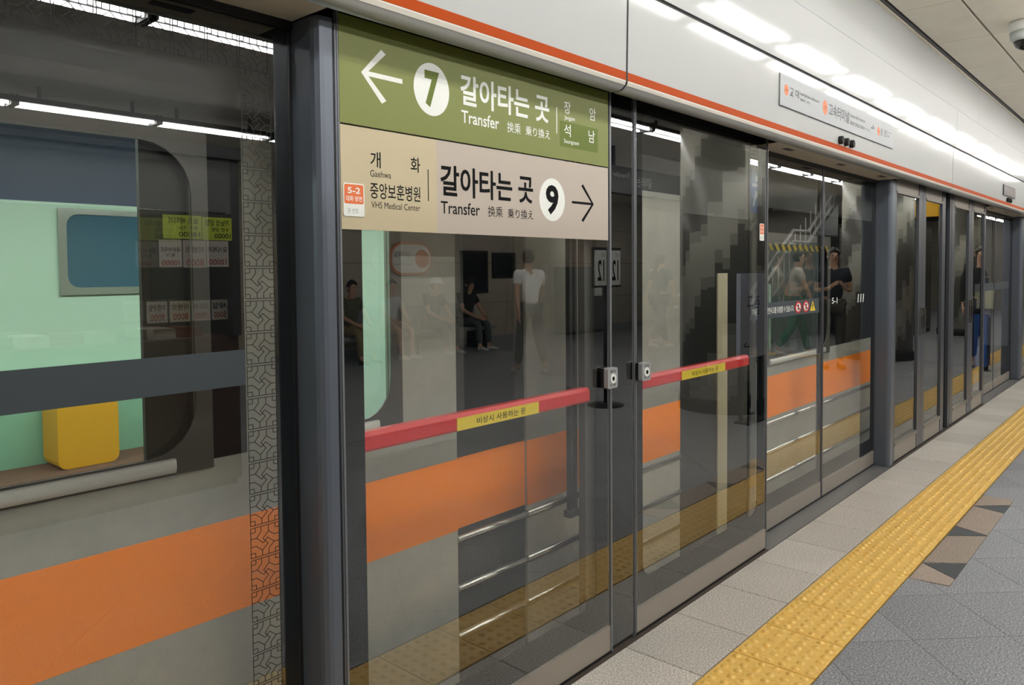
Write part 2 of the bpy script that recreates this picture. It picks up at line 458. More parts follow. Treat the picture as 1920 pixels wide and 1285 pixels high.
# ------------------------------------------------------------------ fixed (emergency) doors
def frit_frame(y0, y1, z0, z1, iy0, iy1, iz0, iz1, r, xf):
    return MB().ring(y0, y1, z0, z1, iy0, iy1, iz0, iz1, r, xf-.0125, xf-.0095, m_frit)
def pane(y0, y1, z0, z1, xf): return MB().box(xf-.009, xf, y0, y1, z0, z1, m_pane_back, m_pane)
def frosted_text(mb, s, a0, a1, z0, z1, x, mat, bold=0): return lettering(mb, s, a0, a1, z0, z1, x, mat, bold)
def lock_box(root, y0, y1, z0, z1):
    lb = MB().box(.0005, .016, y0+.002, y1-.002, z0+.002, z1-.002, m_darkmetal)
    lb.prism(rrect(y0, y1, z0, z1, .008, 4), 'x', .016, .034, pbr('lock_silver', '#b4b6b8', .35, .3))
    o = lb.build('lock_box', root, label='silver lock box with white key ring')
    yc, zc = (y0+y1)/2, (z0+z1)/2-.002
    MB().prism([(yc+.018*math.cos(2*math.pi*j/20), zc+.018*math.sin(2*math.pi*j/20)) for j in range(20)], 'x', .034, .037, m_white).build('key_ring', o)
    MB().prism([(yc+.008*math.cos(2*math.pi*j/16), zc+.008*math.sin(2*math.pi*j/16)) for j in range(16)], 'x', .037, .0375, m_ink).build('keyhole', o)
    mb = MB(); lettering(mb, '열림', yc-.018, yc+.018, z1-.018, z1-.008, .0345, m_ink); lettering(mb, '닫힘', yc-.018, yc+.018, z0+.008, z0+.017, .0345, m_ink); mb.build('lettering', o)
def push_bar(root, y0, y1, ly0, ly1):
    # a push bar on the track side, seen through the pane
    xb = -.05
    mb = MB().prism([(xb, .965), (xb+.03, .965), (xb+.034, .972), (xb+.034, 1.006), (xb+.024, 1.017), (xb, 1.017)], 'y', y0, y1, m_red)
    o = mb.build('push_bar', root, label='red push bar seen through the glass')
    for yy in (y0+.03, y1-.03): MB().box(xb-.02, xb, yy-.02, yy+.02, .97, 1.012, m_darkmetal).build('bracket', o)
    lab = MB().box(xb+.034, xb+.035, ly0, ly1, .967, 1.005, m_yellow).build('label', o)
    yy0 = ly0+(ly1-ly0)*.22; yy1 = ly0+(ly1-ly0)*.82
    mb = MB(); lettering(mb, '비상시 사용하는 문', yy0, yy1, .975, .996, xb+.0355, m_ink, .006); mb.build('lettering', o)
def position_label(root, y0, y1, z0, z1, x, txt, sub):
    zs = z0+(z1-z0)*.38
    o = MB().prism(rrect(y0, y1, z0, z1, .006, 3), 'x', x, x+.0008, m_white).build('position_label', root, label='orange and white door number sticker')
    mb = MB().prism(rrect(y0+.003, y1-.003, zs, z1-.003, .004, 3), 'x', x+.0008, x+.0012, m_or2)
    mb.build('orange_field', o)
    mb = MB(); h = z1-zs; wy = y1-y0
    lettering(mb, txt, y0+wy*.2, y0+wy*.8, zs+h*.5, z1-h*.2, x+.0014, m_white, .02)
    lettering(mb, sub, y0+wy*.12, y0+wy*.88, zs+h*.12, zs+h*.38, x+.0014, m_white, .01)
    lettering(mb, '문 번호', y0+wy*.2, y0+wy*.7, z0+(zs-z0)*.25, z0+(zs-z0)*.65, x+.0012, m_greytext)
    mb.build('lettering', o)
m_or2 = pbr('sticker_orange', '#e8743c', .5)
m_greytext = pbr('grey_print', '#a8aaa8', .5)
m_greytext2 = pbr('dark_grey_print', '#4b4f53', .5)

def glass_door(name, y0, y1, iy0, iy1, label, bar=None, lock=None, group=None, lit_edge=None):
    root = thing(name, (0, y0, 0), label, 'door', group)
    pane(y0+.002, y1-.002, .108, 2.112, 0).build('glass_pane', root)
    frit_frame(y0+.002, y1-.002, .108, 2.112, iy0, iy1, .21, 2.07, .06, 0).build('black_border', root)
    MB().box(-.012, .001, y0+.002, y1-.002, .012, .107, m_kick).build('kick_plate', root)
    for a in (y0, y1-.006):
        MB().box(-.014, .004, a, a+.006, .012, 2.11, m_trim).build('edge_trim', root)
    MB().box(-.013, -.001, y0+.004, y1-.004, 0, .012, m_black).build('bottom_seal', root)
    if bar: push_bar(root, *bar)
    if lock: lock_box(root, *lock)
    return root
door_a = glass_door('emergency_door', 1.154, 2.354, 1.231, 2.275, 'tall glass emergency door under the green and beige signs, with a red push bar',
                    bar=(1.20, 2.245, 1.574, 1.955), lock=(2.289, 2.352, 1.010, 1.085))
# latch rod and the grey stile behind the pane
mb = MB().box(-.07, -.05, 2.175, 2.187, .57, 1.95, m_darkmetal).box(-.07, -.05, 2.205, 2.217, .57, 1.95, m_darkmetal).box(-.075, -.045, 2.165, 2.225, .55, .575, m_darkmetal)
mb.build('latch_rod', door_a)
MB().box(-.06, -.03, 2.235, 2.34, .12, 2.1, pbr('stile_grey', '#4a4a47', .5)).build('back_stile', door_a)
position_label(door_a, 1.163, 1.2285, 1.584, 1.668, .0068, '5-2', '대화 방면')
door_b = glass_door('emergency_door', 2.523, 3.757, 2.592, 3.668, 'tall glass emergency door just beyond the signs, ending beside the sliding doors',
                    bar=(2.56, 3.585, 2.915, 3.325), lock=(2.521, 2.583, 1.012, 1.083))
position_label(door_b, 3.664, 3.716, 1.582, 1.667, .0005, '5-3', '대화 방면')
mull = thing('door_mullion', (0, 2.356, 0), 'black glass column between the two nearest emergency doors', 'post')
MB().box(-.012, -.0095, 2.356, 2.521, .012, 2.112, m_frit).build('black_back', mull)
MB().box(-.009, -.002, 2.356, 2.521, .012, 2.112, m_pane_back, m_pane).build('glass_face', mull)
MB().box(-.03, -.012, 2.358, 2.519, 0, 2.1, m_darkmetal).build('core', mull)
for a in (2.3562, 2.5158): MB().box(-.012, .002, a, a+.005, .0, 2.1, m_trim).build('edge_trim', mull)
# fixed door further on (four narrow framed leaves) and the ones beyond
def framed_door(y0, y1, gy0, gy1, label, handle=None):
    root = thing('framed_door', (0, y0, 0), label, 'door', None)
    pane(gy0-.01, gy1+.01, .15, 1.99, -.012).build('glass_pane', root)
    frit_frame(gy0-.01, gy1+.01, .15, 1.99, gy0+.02, gy1-.035, .17, 1.97, .02, -.0125).build('black_border', root)
    MB().box(-.03, 0, y0, gy0, .012, 2.112, m_alu_dk).build('stile', root)
    MB().box(-.03, 0, gy1, y1, .012, 2.112, m_alu_dk).build('stile', root)
    MB().box(-.028, -.004, gy0, gy1, 2.0, 2.112, m_kick).build('top_plate', root)
    MB().box(-.028, .004, gy0, gy1, 1.985, 2.003, m_alu).build('top_rail', root)
    MB().box(-.028, .004, gy0, gy1, .125, .15, m_alu).build('bottom_rail', root)
    MB().box(-.028, -.004, gy0, gy1, .012, .125, m_kick).build('kick_plate', root)
    MB().box(-.028, -.004, y0+.002, y1-.002, 0, .012, m_black).build('bottom_seal', root)
    if handle:
        o = MB().box(0, .012, handle, handle+.07, .90, 1.12, m_chrome).build('handle_plate', root)
        MB().box(.012, .014, handle+.02, handle+.05, .96, 1.06, m_darkmetal).build('grip', o)
    return root
framed_door(6.0, 6.762, 6.035, 6.645, 'narrow framed glass door right beside the second slate post', 6.69)
framed_door(6.766, 7.52, 6.86, 7.405, 'second narrow framed glass door from the second slate post', 6.775)
framed_door(7.75, 8.566, 7.87, 8.465, 'third narrow framed glass door, just past the dark gap post', 8.49)
framed_door(8.57, 9.28, 8.685, 9.20, 'fourth narrow framed glass door, next to the far sliding doors', 8.58)
gp = thing('gap_post', (0, 7.522, 0), 'dark narrow post between the second and third framed doors', 'post')
MB().box(-.06, -.03, 7.522, 7.748, 0, 2.112, m_frit).build('recess', gp); MB().box(-.03, -.002, 7.69, 7.748, 0, 2.112, m_alu_dk).build('stile', gp)
framed_door(11.66, 12.86, 11.75, 12.78, 'first framed glass door beyond the third slate post')
framed_door(12.87, 14.1, 12.95, 14.0, 'second framed glass door beyond the third slate post')
framed_door(16.45, 17.6, 16.5, 17.5, 'framed glass door past the last pair of sliding doors')
framed_door(17.61, 18.8, 17.7, 18.7, 'last framed glass door of the whole row')
framed_door(-3.52, -2.34, -3.44, -2.42, 'framed glass door farthest behind the photographer')
framed_door(-2.33, -1.15, -2.25, -1.22, 'framed glass door behind the photographer, before the nearest sliding doors')

# posts at the near side of each fixed section
def post(y0, y1, label):
    root = thing('door_post', (-.1, y0, 0), label, 'post')
    prof = [(-.13, y0+.004), (-.13, y1), (-.006, y1), (0.004, y1-.006)]
    for k in range(5): a = R(90*k/4); prof.append((.006-.022+.022*math.cos(a), y0+.022-.022*math.sin(a)))
    prof += [(-.02, y0+.001)]
    pr = [(p[0], p[1]) for p in prof]
    # order counter-clockwise
    MB().prism([(-.13, y0), (-.02, y0), (-.008, y0+.003), (.003, y0+.011), (.006, y0+.022), (.006, y1-.004), (.002, y1), (-.13, y1)], 'z', .0, 2.069, m_post).build('shell', root)
    MB().box(-.125, -.101, y0-.008, y0, 0, 2.06, m_black).build('edge_seal', root)
    MB().box(-.06, .003, y1, y1+.004, 0, 2.1, m_black).build('front_gasket', root)
    MB().box(-.06, .004, y1+.004, y1+.010, 0, 2.1, m_alu_dk).build('edge_trim', root)
post(1.092, 1.142, 'rounded slate grey post left of the green transfer sign')
post(5.892, 5.985, 'rounded slate grey post between the middle sliding doors and the framed doors')
post(11.55, 11.645, 'rounded slate grey post at the right edge, past the far sliding doors')
post(16.325, 16.415, 'last rounded slate grey post down the platform')

# ------------------------------------------------------------------ sliding doors (recessed)
XR = -.1
CELL = [
    [(.36,0),(.36,.17),(.2,.36),(.43,.58),(.58,.42),(.82,.63),(.63,.81),(.63,1)],
    [(0,.36),(.2,.36)], [(.62,0),(.62,.22),(.42,.43),(.5,.51)], [(.62,.22),(.83,.38),(1,.38)],
    [(.82,.63),(1,.63)], [(0,.63),(.18,.63),(.4,.82),(.4,1)], [(.4,.82),(.6,.63),(.5,.52)],
    [(0,.15),(.16,.15),(.16,0)], [(0,.85),(.16,.85),(.16,1)], [(1,.15),(.86,.15),(.86,0)], [(1,.85),(.86,.85),(.86,1)],
    [(0,0),(1,0),(1,1),(0,1),(0,0)]]
def fret(mb, y0, y1, z0, z1, x, mat, wd=.0016, turn=False):
    for line in CELL:
        for a, b in zip(line[:-1], line[1:]):
            if turn: a, b = (a[1], a[0]), (b[1], b[0])
            stroke(mb, (y0+a[0]*(y1-y0), z1-a[1]*(z1-z0)), (y0+b[0]*(y1-y0), z1-b[1]*(z1-z0)), wd, x, x+.0003, mat)
m_fret = pbr('fret_print', (.012, .013, .012), .6)
def leaf(y0, y1, side, label, full_pattern=False, dark_edge=.05, text=None, num=None, band=True, icons=False):
    """side +1: its closing edge is at y0 (it slides towards +y)"""
    root = thing('sliding_door', (XR, y0, 0), label, 'door')
    pane(y0+.012, y1-.003, .108, 2.05, XR).build('glass_pane', root)
    a, b = (.035, dark_edge) if side > 0 else (dark_edge, .035)
    frit_frame(y0+.012, y1-.003, .108, 2.05, y0+a, y1-b, .2, 2.02, .03, XR).build('black_border', root)
    MB().box(XR-.014, XR+.001, y0+.003, y1-.003, .012, .107, m_kick).build('kick_plate', root)
    MB().box(XR-.012, XR-.001, y0+.003, y1-.003, 0.0, .012, m_black).build('bottom_seal', root)
    c0 = y0+.002 if side > 0 else y1-.012
    MB().box(XR-.03, XR+.003, c0, c0+.010, .012, 2.05, m_alu_dk).build('closing_edge', root)
    if band:
        bo = MB().box(XR+.0006, XR+.0012, y0+.014, y1-(.14 if side > 0 else .06), 1.172, 1.258, m_band).build('warning_band', root, label='slate grey warning band across the glass')
        if text:
            mb = MB(); lettering(mb, text, text_rng[0], text_rng[1], 1.196, 1.232, XR+.0016, m_white, .012); mb.build('lettering', bo)
        if icons:
            for yc in (4.43, 4.55):
                mb = MB(); disc(mb, yc, 1.216, .048, .034, XR+.0012, XR+.0016, m_red); disc(mb, yc, 1.216, .034, .024, XR+.0016, XR+.0018, m_white)
                mb.box(XR+.0018, XR+.002, yc-.008, yc+.008, 1.199, 1.233, m_ink); stroke(mb, (yc-.03, 1.233), (yc+.03, 1.199), .007, XR+.002, XR+.0022, m_red)
                mb.build('prohibition_sign', bo)
            mb = MB().prism([(4.615, 1.186), (4.70, 1.186), (4.6575, 1.246)], 'x', XR+.0012, XR+.0016, m_yellow)
            mb.box(XR+.0016, XR+.0018, 4.651, 4.664, 1.205, 1.228, m_ink); mb.box(XR+.0016, XR+.0018, 4.651, 4.664, 1.193, 1.2, m_ink); mb.build('caution_sign', bo)
    mb = MB(); pitch = .0795
    s0, s1 = (y1-.135, y1-.058) if side > 0 else (y0+.058, y0+.135)
    z = 1.93
    if full_pattern:
        while z > .2:
            fret(mb, s0, s1, z-.0735, z, XR+.0005, m_fret); z -= pitch
        y = y1-.06-pitch
        while y > y0+.04:
            fret(mb, y+.003, y+pitch-.003, 1.932, 2.008, XR+.0005, m_fret, turn=True); y -= pitch
        mb.build('printed_fret', root, label='black fret pattern printed along the glass edge')
    if num:
        mb = MB(); lettering(mb, num[0], num[1], num[2], num[3], num[4], XR+.0012, m_white, .01); mb.build('lettering', root)
    return root
text_rng = (3.80, 4.365)
leaf(.004, 1.086, +1, 'nearest sliding glass door with a black fret border, left of the slate post', True)
leaf(-1.086, 0.0, -1, 'sliding glass door beside the photographer, closing against the nearest one', True)
leaf(3.765, 4.822, -1, 'middle sliding glass door leaf carrying the white warning text', text='기대는 행위는 안전사고를 유발할 수 있습니다.', icons=True, band=True)
l2 = leaf(4.826, 5.886, +1, 'middle sliding glass door leaf marked 5-1, next to the second slate post', num=('5-1', 4.99, 5.09, 1.215, 1.253), band=False)
mb = MB()
for k in range(3): stroke(mb, (5.50+.055*k, 1.205), (5.512+.055*k, 1.262), .016, XR+.0006, XR+.001, m_white)
mb.build('lettering', l2)
leaf(9.295, 10.395, -1, 'far sliding glass door leaf beyond the framed doors')
leaf(10.4, 11.495, +1, 'farther sliding glass door leaf, beside the slate post at the right edge')
leaf(14.12, 15.2, -1, 'sliding glass door leaf of the last pair down the platform')
leaf(15.205, 16.3, +1, 'sliding glass door leaf ending at the last slate post')
for a, b in OPEN:
    MB().box(-.13, .014, a+.002, b-.002, -.012, -.001, m_sill).build('trim_sill', structure('trim_1', (0, a, 0)))
for a, b in ((1.092, 3.76), (5.892, 9.29), (11.55, 14.1), (16.4, 19), (-4, -1.09)):
    MB().box(-.13, .0145, a, b, -.012, -.002, pbr('brown_base', '#4d443d', .6)).build('trim_base', structure('trim_2', (0, a, 0)))

# ------------------------------------------------------------------ signs over the first emergency door
SX0, SX1, TX = .0006, .0055, .0058
g_ = thing('transfer_sign', (SX0, 1.158, 1.818), 'olive green transfer sign with a left arrow and a white number 7', 'sign')
MB().box(SX0, SX1, 1.158, 2.337, 1.818, 2.088, m_green).build('board', g_)
def arrow_sign(mb, tip, tail, zc, hz, back, wd, mat):
    d = 1 if tail > tip else -1; k = wd*1.35
    pts = [(tip, zc), (tip+d*back, zc+hz), (tip+d*(back+k*.9), zc+hz-k*.55), (tip+d*(k+wd*.5), zc+wd/2), (tail, zc+wd/2),
           (tail, zc-wd/2), (tip+d*(k+wd*.5), zc-wd/2), (tip+d*(back+k*.9), zc-hz+k*.55), (tip+d*back, zc-hz)]
    return mb.prism(pts if d < 0 else pts, 'x', SX1, TX, mat)
arrow_sign(MB(), 1.226, 1.363, 1.954, .070, .066, .0125, m_white).build('arrow', g_)
o = disc(MB(), 1.470, 1.951, .067, .073, SX1, TX, m_white, 40).build('number_disc', g_)
mb = MB(); lettering(mb, '7', 1.443, 1.498, 1.901, 2.002, TX+.0002, m_green_dk, .045); mb.build('lettering', o)
mb = MB()
lettering(mb, '갈아타는 곳', 1.582, 1.994, 1.928, 2.017, TX, m_white, .022)
lettering(mb, 'Transfer', 1.585, 1.748, 1.876, 1.913, TX, m_white, .012)
lettering(mb, '换乘', 1.785, 1.849, 1.874, 1.907, TX, m_white, 0)
lettering(mb, '乗り換え', 1.873, 1.998, 1.876, 1.906, TX, m_white, .006)
lettering(mb, '장', 2.075, 2.111, 1.975, 2.017, TX, m_white, .006); lettering(mb, '암', 2.221, 2.259, 1.973, 2.017, TX, m_white, .006)
lettering(mb, 'Jangam', 2.076, 2.135, 1.951, 1.969, TX, m_white, .004)
mb.box(SX1, TX, 2.0325, 2.0365, 1.901, 1.989, m_white)
mb.build('lettering', g_)
dk = MB().box(SX1, TX-.0001, 2.051, 2.271, 1.862, 1.947, m_green_dk).build('destination_field', g_)
mb = MB(); lettering(mb, '석', 2.074, 2.111, 1.898, 1.940, TX+.0001, m_white, .006); lettering(mb, '남', 2.215, 2.252, 1.894, 1.937, TX+.0001, m_white, .006)
lettering(mb, 'Seongnam', 2.073, 2.158, 1.871, 1.889, TX+.0001, m_white, .004); mb.build('lettering', dk)
b_ = thing('transfer_sign', (SX0, 1.158, 1.551), 'beige transfer sign with a right arrow and a number 9 in a white disc', 'sign')
MB().box(SX0, SX1, 1.158, 1.4845, 1.551, 1.8135, m_beige).build('board', b_)
MB().box(SX0, SX1, 1.4845, 2.335, 1.551, 1.8135, m_beige2).build('board', b_)
arrow_sign(MB(), 2.245, 2.116, 1.677, .066, .064, .0085, m_ink).build('arrow', b_)
o = disc(MB(), 2.008, 1.678, .068, .071, SX1, TX, m_white, 40).build('number_disc', b_)
mb = MB(); lettering(mb, '9', 1.973, 2.041, 1.628, 1.727, TX+.0002, m_ink, .035); mb.build('lettering', o)
mb = MB()
lettering(mb, '갈아타는 곳', 1.498, 1.908, 1.658, 1.747, TX, m_ink, .022)
lettering(mb, 'Transfer', 1.499, 1.659, 1.607, 1.643, TX, m_ink, .008)
lettering(mb, '换乘', 1.694, 1.761, 1.607, 1.640, TX, m_ink, 0); lettering(mb, '乗り換え', 1.784, 1.908, 1.607, 1.637, TX, m_ink, .004)
lettering(mb, '개', 1.251, 1.285, 1.714, 1.756, TX, m_ink, .008); lettering(mb, '화', 1.388, 1.423, 1.714, 1.755, TX, m_ink, .008)
lettering(mb, 'Gaehwa', 1.250, 1.319, 1.690, 1.7075, TX, m_ink, 0)
lettering(mb, '중앙보훈병원', 1.249, 1.422, 1.634, 1.676, TX, m_ink, .008)
lettering(mb, 'VHS Medical Center', 1.252, 1.421, 1.609, 1.626, TX, m_ink, 0)
mb.box(SX1, TX, 1.4505, 1.4535, 1.639, 1.727, m_ink)
mb.build('lettering', b_)

# ------------------------------------------------------------------ station board and little fittings on the header
m_board = pbr('board_grey', '#a3a6a9', .4, spec=.3)
m_dot = pbr('line_orange', '#d9794a', .5)
def station_board(y0, label, x=FX+.0062):
    s = thing('station_board', (x, y0, 2.222), label, 'sign')
    d = y0-3.594
    MB().box(x, x+.004, y0, y0+1.85, 2.222, 2.3725, m_board).build('board', s)
    t = x+.0044
    def L_(mb, s_, a, b, c, e_, m=m_greytext2, bo=.004): lettering(mb, s_, a+d, b+d, c, e_, t+.0004, m, bo)
    for yc, zc, ry, rz, n in ((3.668, 2.303, .026, .027, '340'), (4.19, 2.299, .035, .039, '339'), (5.126, 2.295, .027, .027, '338')):
        dd = disc(MB(), yc+d, zc, ry, rz, x+.004, t, m_dot, 24).build('line_disc', s)
        mb = MB(); L_(mb, n, yc-ry*.6, yc+ry*.6, zc-rz*.25, zc+rz*.25, pbr('disc_print', '#8d4f33', .5)); mb.build('lettering', dd)
    mb = MB()
    L_(mb, '교', 3.711, 3.753, 2.284, 2.323); L_(mb, '대', 3.782, 3.825, 2.284, 2.326)
    L_(mb, "Seoul Nat'l Univ. of Education", 3.839, 4.10, 2.308, 2.324, bo=0); L_(mb, '教大', 3.84, 3.985, 2.280, 2.292, bo=0)
    L_(mb, '고속터미널', 4.245, 4.570, 2.265, 2.334, bo=.012)
    L_(mb, 'Express Bus Terminal', 4.589, 4.857, 2.305, 2.326, bo=0); L_(mb, '高速巴士客运站  高速ターミナル', 4.590, 4.96, 2.265, 2.287, bo=0)
    L_(mb, '→', 4.975, 5.04, 2.277, 2.317, m_ink, .01)
    L_(mb, '잠', 5.168, 5.207, 2.276, 2.319); L_(mb, '원', 5.243, 5.283, 2.278, 2.323); L_(mb, 'Jamwon', 5.299, 5.400, 2.308, 2.320, bo=0); L_(mb, '蚕院', 5.299, 5.36, 2.283, 2.295, bo=0)
    mb.build('lettering', s)
station_board(3.594, 'grey station name board on the white header above the middle doors')
dp = thing('header_board', (FX+.0042, 9.42, 2.195), 'dark brown panel with its reflection painted in, on the white header above the far sliding doors', 'panel')  # header board; the dark reflection on it is put into its brown
MB().box(FX+.0042, FX+.012, 9.42, 10.12, 2.195, 2.305, m_darkmetal).build('housing', dp)
MB().box(FX+.012, FX+.013, 9.45, 10.09, 2.205, 2.292, pbr('reflection_brown', '#3c2320', .3)).build('screen', dp)
for tag, ys in (('above the middle sliding doors', (4.441, 4.534, 4.626)), ('below the dark brown panel', (9.66, 9.75, 9.84))):
    for which, y in zip(('nearest', 'middle', 'farthest'), ys):
        s = thing('signal_lamp', (FX, y, 2.135), f'{which} of three small black round lamps on the header {tag}', 'lamp', 'black round lamps on the header')
        mb = MB(); disc(mb, y, 2.157, .021, .023, FX+.0015, FX+.022, m_darkmetal, 20); mb.build('housing', s)
        disc(MB(), y, 2.157, .017, .019, FX+.022, FX+.024, pbr('lens_black', (.03, .035, .035), .12), 20).build('lens', s)
# dome camera on the ceiling
dc = thing('dome_camera', (.755, 6.12, 2.885), 'white ceiling dome camera with a dark glass bulb', 'camera')
MB().lathe([(.085, 3.0), (.098, 3.02), (.098, 3.055), (.092, 3.068)], (.755, 6.12, 0), m_lamp_body, 28).build('base', dc)
MB().lathe([(.07, 2.94), (.088, 2.955), (.092, 3.0)], (.755, 6.12, 0), pbr('dome_white', '#b9bfbd', .3), 28).build('housing', dc)
MB().lathe([(.01, 2.882), (.035, 2.889), (.055, 2.905), (.066, 2.928), (.069, 2.94)], (.755, 6.12, 0), pbr('dome_black', (.006, .006, .007), .06, coat=.5), 28).build('bulb', dc)

# ------------------------------------------------------------------ lamps over the platform
def fixture(tubes=2, length=1.24, drop=.0):
    root = bpy.data.objects.new('ceiling_light', None); COL.objects.link(root)
    h = length/2
    MB().prism([(-.10, .0), (-.075, -.0), (-.05, .035), (.05, .035), (.075, 0), (.10, 0), (.10, .012), (.06, .055), (-.06, .055), (-.10, .012)], 'y', -h, h, m_refl).build('reflector', root)
    for e_ in (-h, h-.02):
        MB().box(-.10, .10, e_, e_+.02, -.03, .055, m_refl).build('end_cap', root)
    for s_ in ((-.06, .06) if tubes == 2 else (0,)):
        MB().tube([(s_, -h+.03, -.012), (s_, h-.03, -.012)], .013, m_tube, 10, True).build('tube', root)
    if drop:
        for e_ in (-h+.2, h-.2): MB().box(-.012, .012, e_-.012, e_+.012, .055, .055+drop, m_darkmetal).build('hanger', root)
    return root
def light_row(x, z, y_joint, pitch, lo, hi, label, group, drop):
    f0 = None; y = y_joint - pitch*math.floor((y_joint-lo)/pitch)
    while y < hi:
        if f0 is None: f0 = fixture(2, pitch-(.10 if drop < .05 else .02), drop); f = f0
        else: f = copy_tree(f0)
        f.location = (x, y+pitch/2, z); f['label'] = label; f['category'] = 'lamp'; f['group'] = group; f['kind'] = 'thing'
        y += pitch
light_row(1.07, 3.010, 1.93, 1.25, -2.6, 16, 'twin tube lamp in the ceiling row nearest the screen doors', 'twin tube lamps near the screen doors', .004)
light_row(2.66, 2.90, 6.92, 1.25, -2.6, 29, 'twin tube lamp in the middle ceiling row, seen reflected in the glass', 'twin tube lamps along the middle row', .115)
light_row(5.68, 2.90, 3.28, 1.2, -1.6, 15.5, 'twin tube lamp in the far ceiling row, seen reflected in the glass', 'twin tube lamps along the far row', .115)

# ------------------------------------------------------------------ tunnel behind the doors
tun = structure('wall_tunnel')
MB().box(-3.75, -3.6, YN-4, YF, -1.3, 3.6, m_dark).box(-3.6, -.13, YN-4, YF, -1.3, -1.2, m_dark).box(-3.6, -.1, YN-4, YF, 3.1, 3.3, m_dark).build('lining', tun)
MB().box(-.16, -.12, YN, YF, -1.2, -.013, pbr('platform_edge_concrete', '#4a4845', .8)).build('platform_edge', tun)

m_winframe = pbr('window_rubber', '#4b4a46', .45, .2)
# ------------------------------------------------------------------ train standing behind the glass
TX_ = -.25
TN, TE = -5.5, 6.75
tr = thing('subway_train', (-1.6, 1.0, -1.1), 'silver subway train with an orange waist stripe behind the glass doors', 'train')
wins = [(-1.3, .905, .985, 1.77), (1.16, 1.53, .985, 1.77), (4.34, 5.35, .9, 1.62)]
doors = [(-3.0, -1.7), (1.80, 2.165), (3.32, 4.22)]
def wall_piece(a, b, z0, z1, name='body_panel'):
    return MB().box(TX_-.04, TX_, a, b, z0, z1, m_steel).build(name, tr)
edges = sorted([TN, TE] + [v for w_ in doors for v in w_])
segs = []
c = TN
for a, b in doors + [(TE, TE)]:
    if a > c: segs.append((c, a))
    c = b
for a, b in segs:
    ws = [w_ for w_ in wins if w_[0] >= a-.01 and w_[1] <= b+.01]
    MB().box(TX_-.04, TX_-.002, a, b, 1.80, 2.35, m_darkmetal).build('shade_cantrail', tr)  # upper body coloured dark to stand for shade under the header
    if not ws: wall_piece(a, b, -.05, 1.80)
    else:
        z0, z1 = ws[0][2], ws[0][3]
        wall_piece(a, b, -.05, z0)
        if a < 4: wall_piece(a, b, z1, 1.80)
        else: MB().box(TX_-.04, TX_-.001, a, b, z1, 1.80, m_frit).build('dark_body_band', tr)  # body coloured dark at window height on this stretch
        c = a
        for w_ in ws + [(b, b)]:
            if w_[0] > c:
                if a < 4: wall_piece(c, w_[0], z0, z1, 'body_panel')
                else: MB().box(TX_-.04, TX_-.001, c, w_[0], z0, z1, m_frit).build('dark_body_band', tr)
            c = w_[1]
    MB().box(TX_, TX_+.0015, a, b, .558, .803, m_train_or).build('orange_stripe', tr)
    for z in ((.525, .352, .185) if a > 1.6 else ()):
        MB().prism([(TX_, z-.014), (TX_+.007, z-.010), (TX_+.010, z), (TX_+.007, z+.010), (TX_, z+.014)], 'y', a, b, m_bead, True).build('side_bead', tr)
    MB().box(TX_-.03, TX_-.002, a, b, -.9, -.052, m_darkmetal).build('skirt', tr)
for a, b in doors:
    d = MB().box(TX_-.05, TX_-.012, a, b, -.03, .95, m_door_shade).box(TX_-.05, TX_-.012, a, b, 1.72, 2.1, m_door_shade).box(TX_-.05, TX_-.012, a, a+.05, .95, 1.72, m_door_shade).box(TX_-.05, TX_-.012, b-.05, b, .95, 1.72, m_door_shade)
    o = d.build('door_leaf', tr, label='train door leaf, its grey darkened for recess shade')
    MB().box(TX_-.042, TX_-.02, a+.05, b-.05, .95, 1.72, m_frit).build('dark_pane', o)
    if a > 3: MB().box(TX_-.012, TX_-.004, 3.73, 3.84, -.03, 1.42, pbr('cream_streak', '#c6bfa2', .5)).build('door_streak', o)  # cream bar added to imitate a pale streak, no part of the door
    if 0 < a < 3:
        MB().box(TX_-.012, TX_-.0105, a, b, .558, .803, m_train_or).build('orange_stripe', o)
        for z in (.525, .352, .185):
            MB().prism([(TX_-.012, z-.014), (TX_+.003, z-.010), (TX_+.010, z), (TX_+.003, z+.010), (TX_-.012, z+.014)], 'y', a, b, m_bead, True).build('side_bead', o)
    MB().box(TX_-.08, TX_, a, b, 2.1, 2.35, m_darkmetal).build('door_header', tr)
    MB().box(TX_-.1, TX_+.02, a, b, -.055, -.03, m_steel).build('door_sill', tr)
MB().box(TX_-.039, TX_+.001, .93, 1.03, .97, 1.80, m_frit).build('dark_body_band', tr)  # body strip coloured dark for the shade between the windows
MB().box(TX_-.05, TX_-.035, .785, .93, .95, 1.83, pbr('door_pocket', '#2e2825', .6)).build('door_pocket', tr)
for (a, b, z0, z1) in wins:
    f = MB().ring(a-.03, b+.03, z0-.035, z1+.035, a+.012, b-.012, z0+.012, z1-.012, .12, TX_, TX_+.006, m_winframe, 7).build('window_frame', tr)
    MB().prism([(TX_, z0-.032), (TX_+.014, z0-.028), (TX_+.018, z0-.014), (TX_+.016, z0+.004), (TX_, z0+.008)], 'y', a+.02, b-.07, pbr('pale_steel', '#d6d6d1', .35, .2), True).build('sill', f)
    MB().box(TX_-.03, TX_-.024, a, b, z0, z1, m_pane_back, m_train_glass).build('pane', f)
MB().box(-3.0, TX_-.041, TN, TE, -.06, -.02, pbr('train_floor', '#6d6f6e', .6)).build('floor_panel', tr)
MB().box(-3.0, TX_-.041, TN, TE, 2.24, 2.30, pbr('train_ceiling', '#d9dcd8', .6)).build('ceiling_panel', tr)
MB().prism([(-3.0, 2.30), (TX_, 2.355), (TX_-.15, 2.5), (-.9, 2.62), (-2.4, 2.62), (-2.85, 2.5)], 'y', TN, TE, m_darkmetal, False).build('roof', tr)
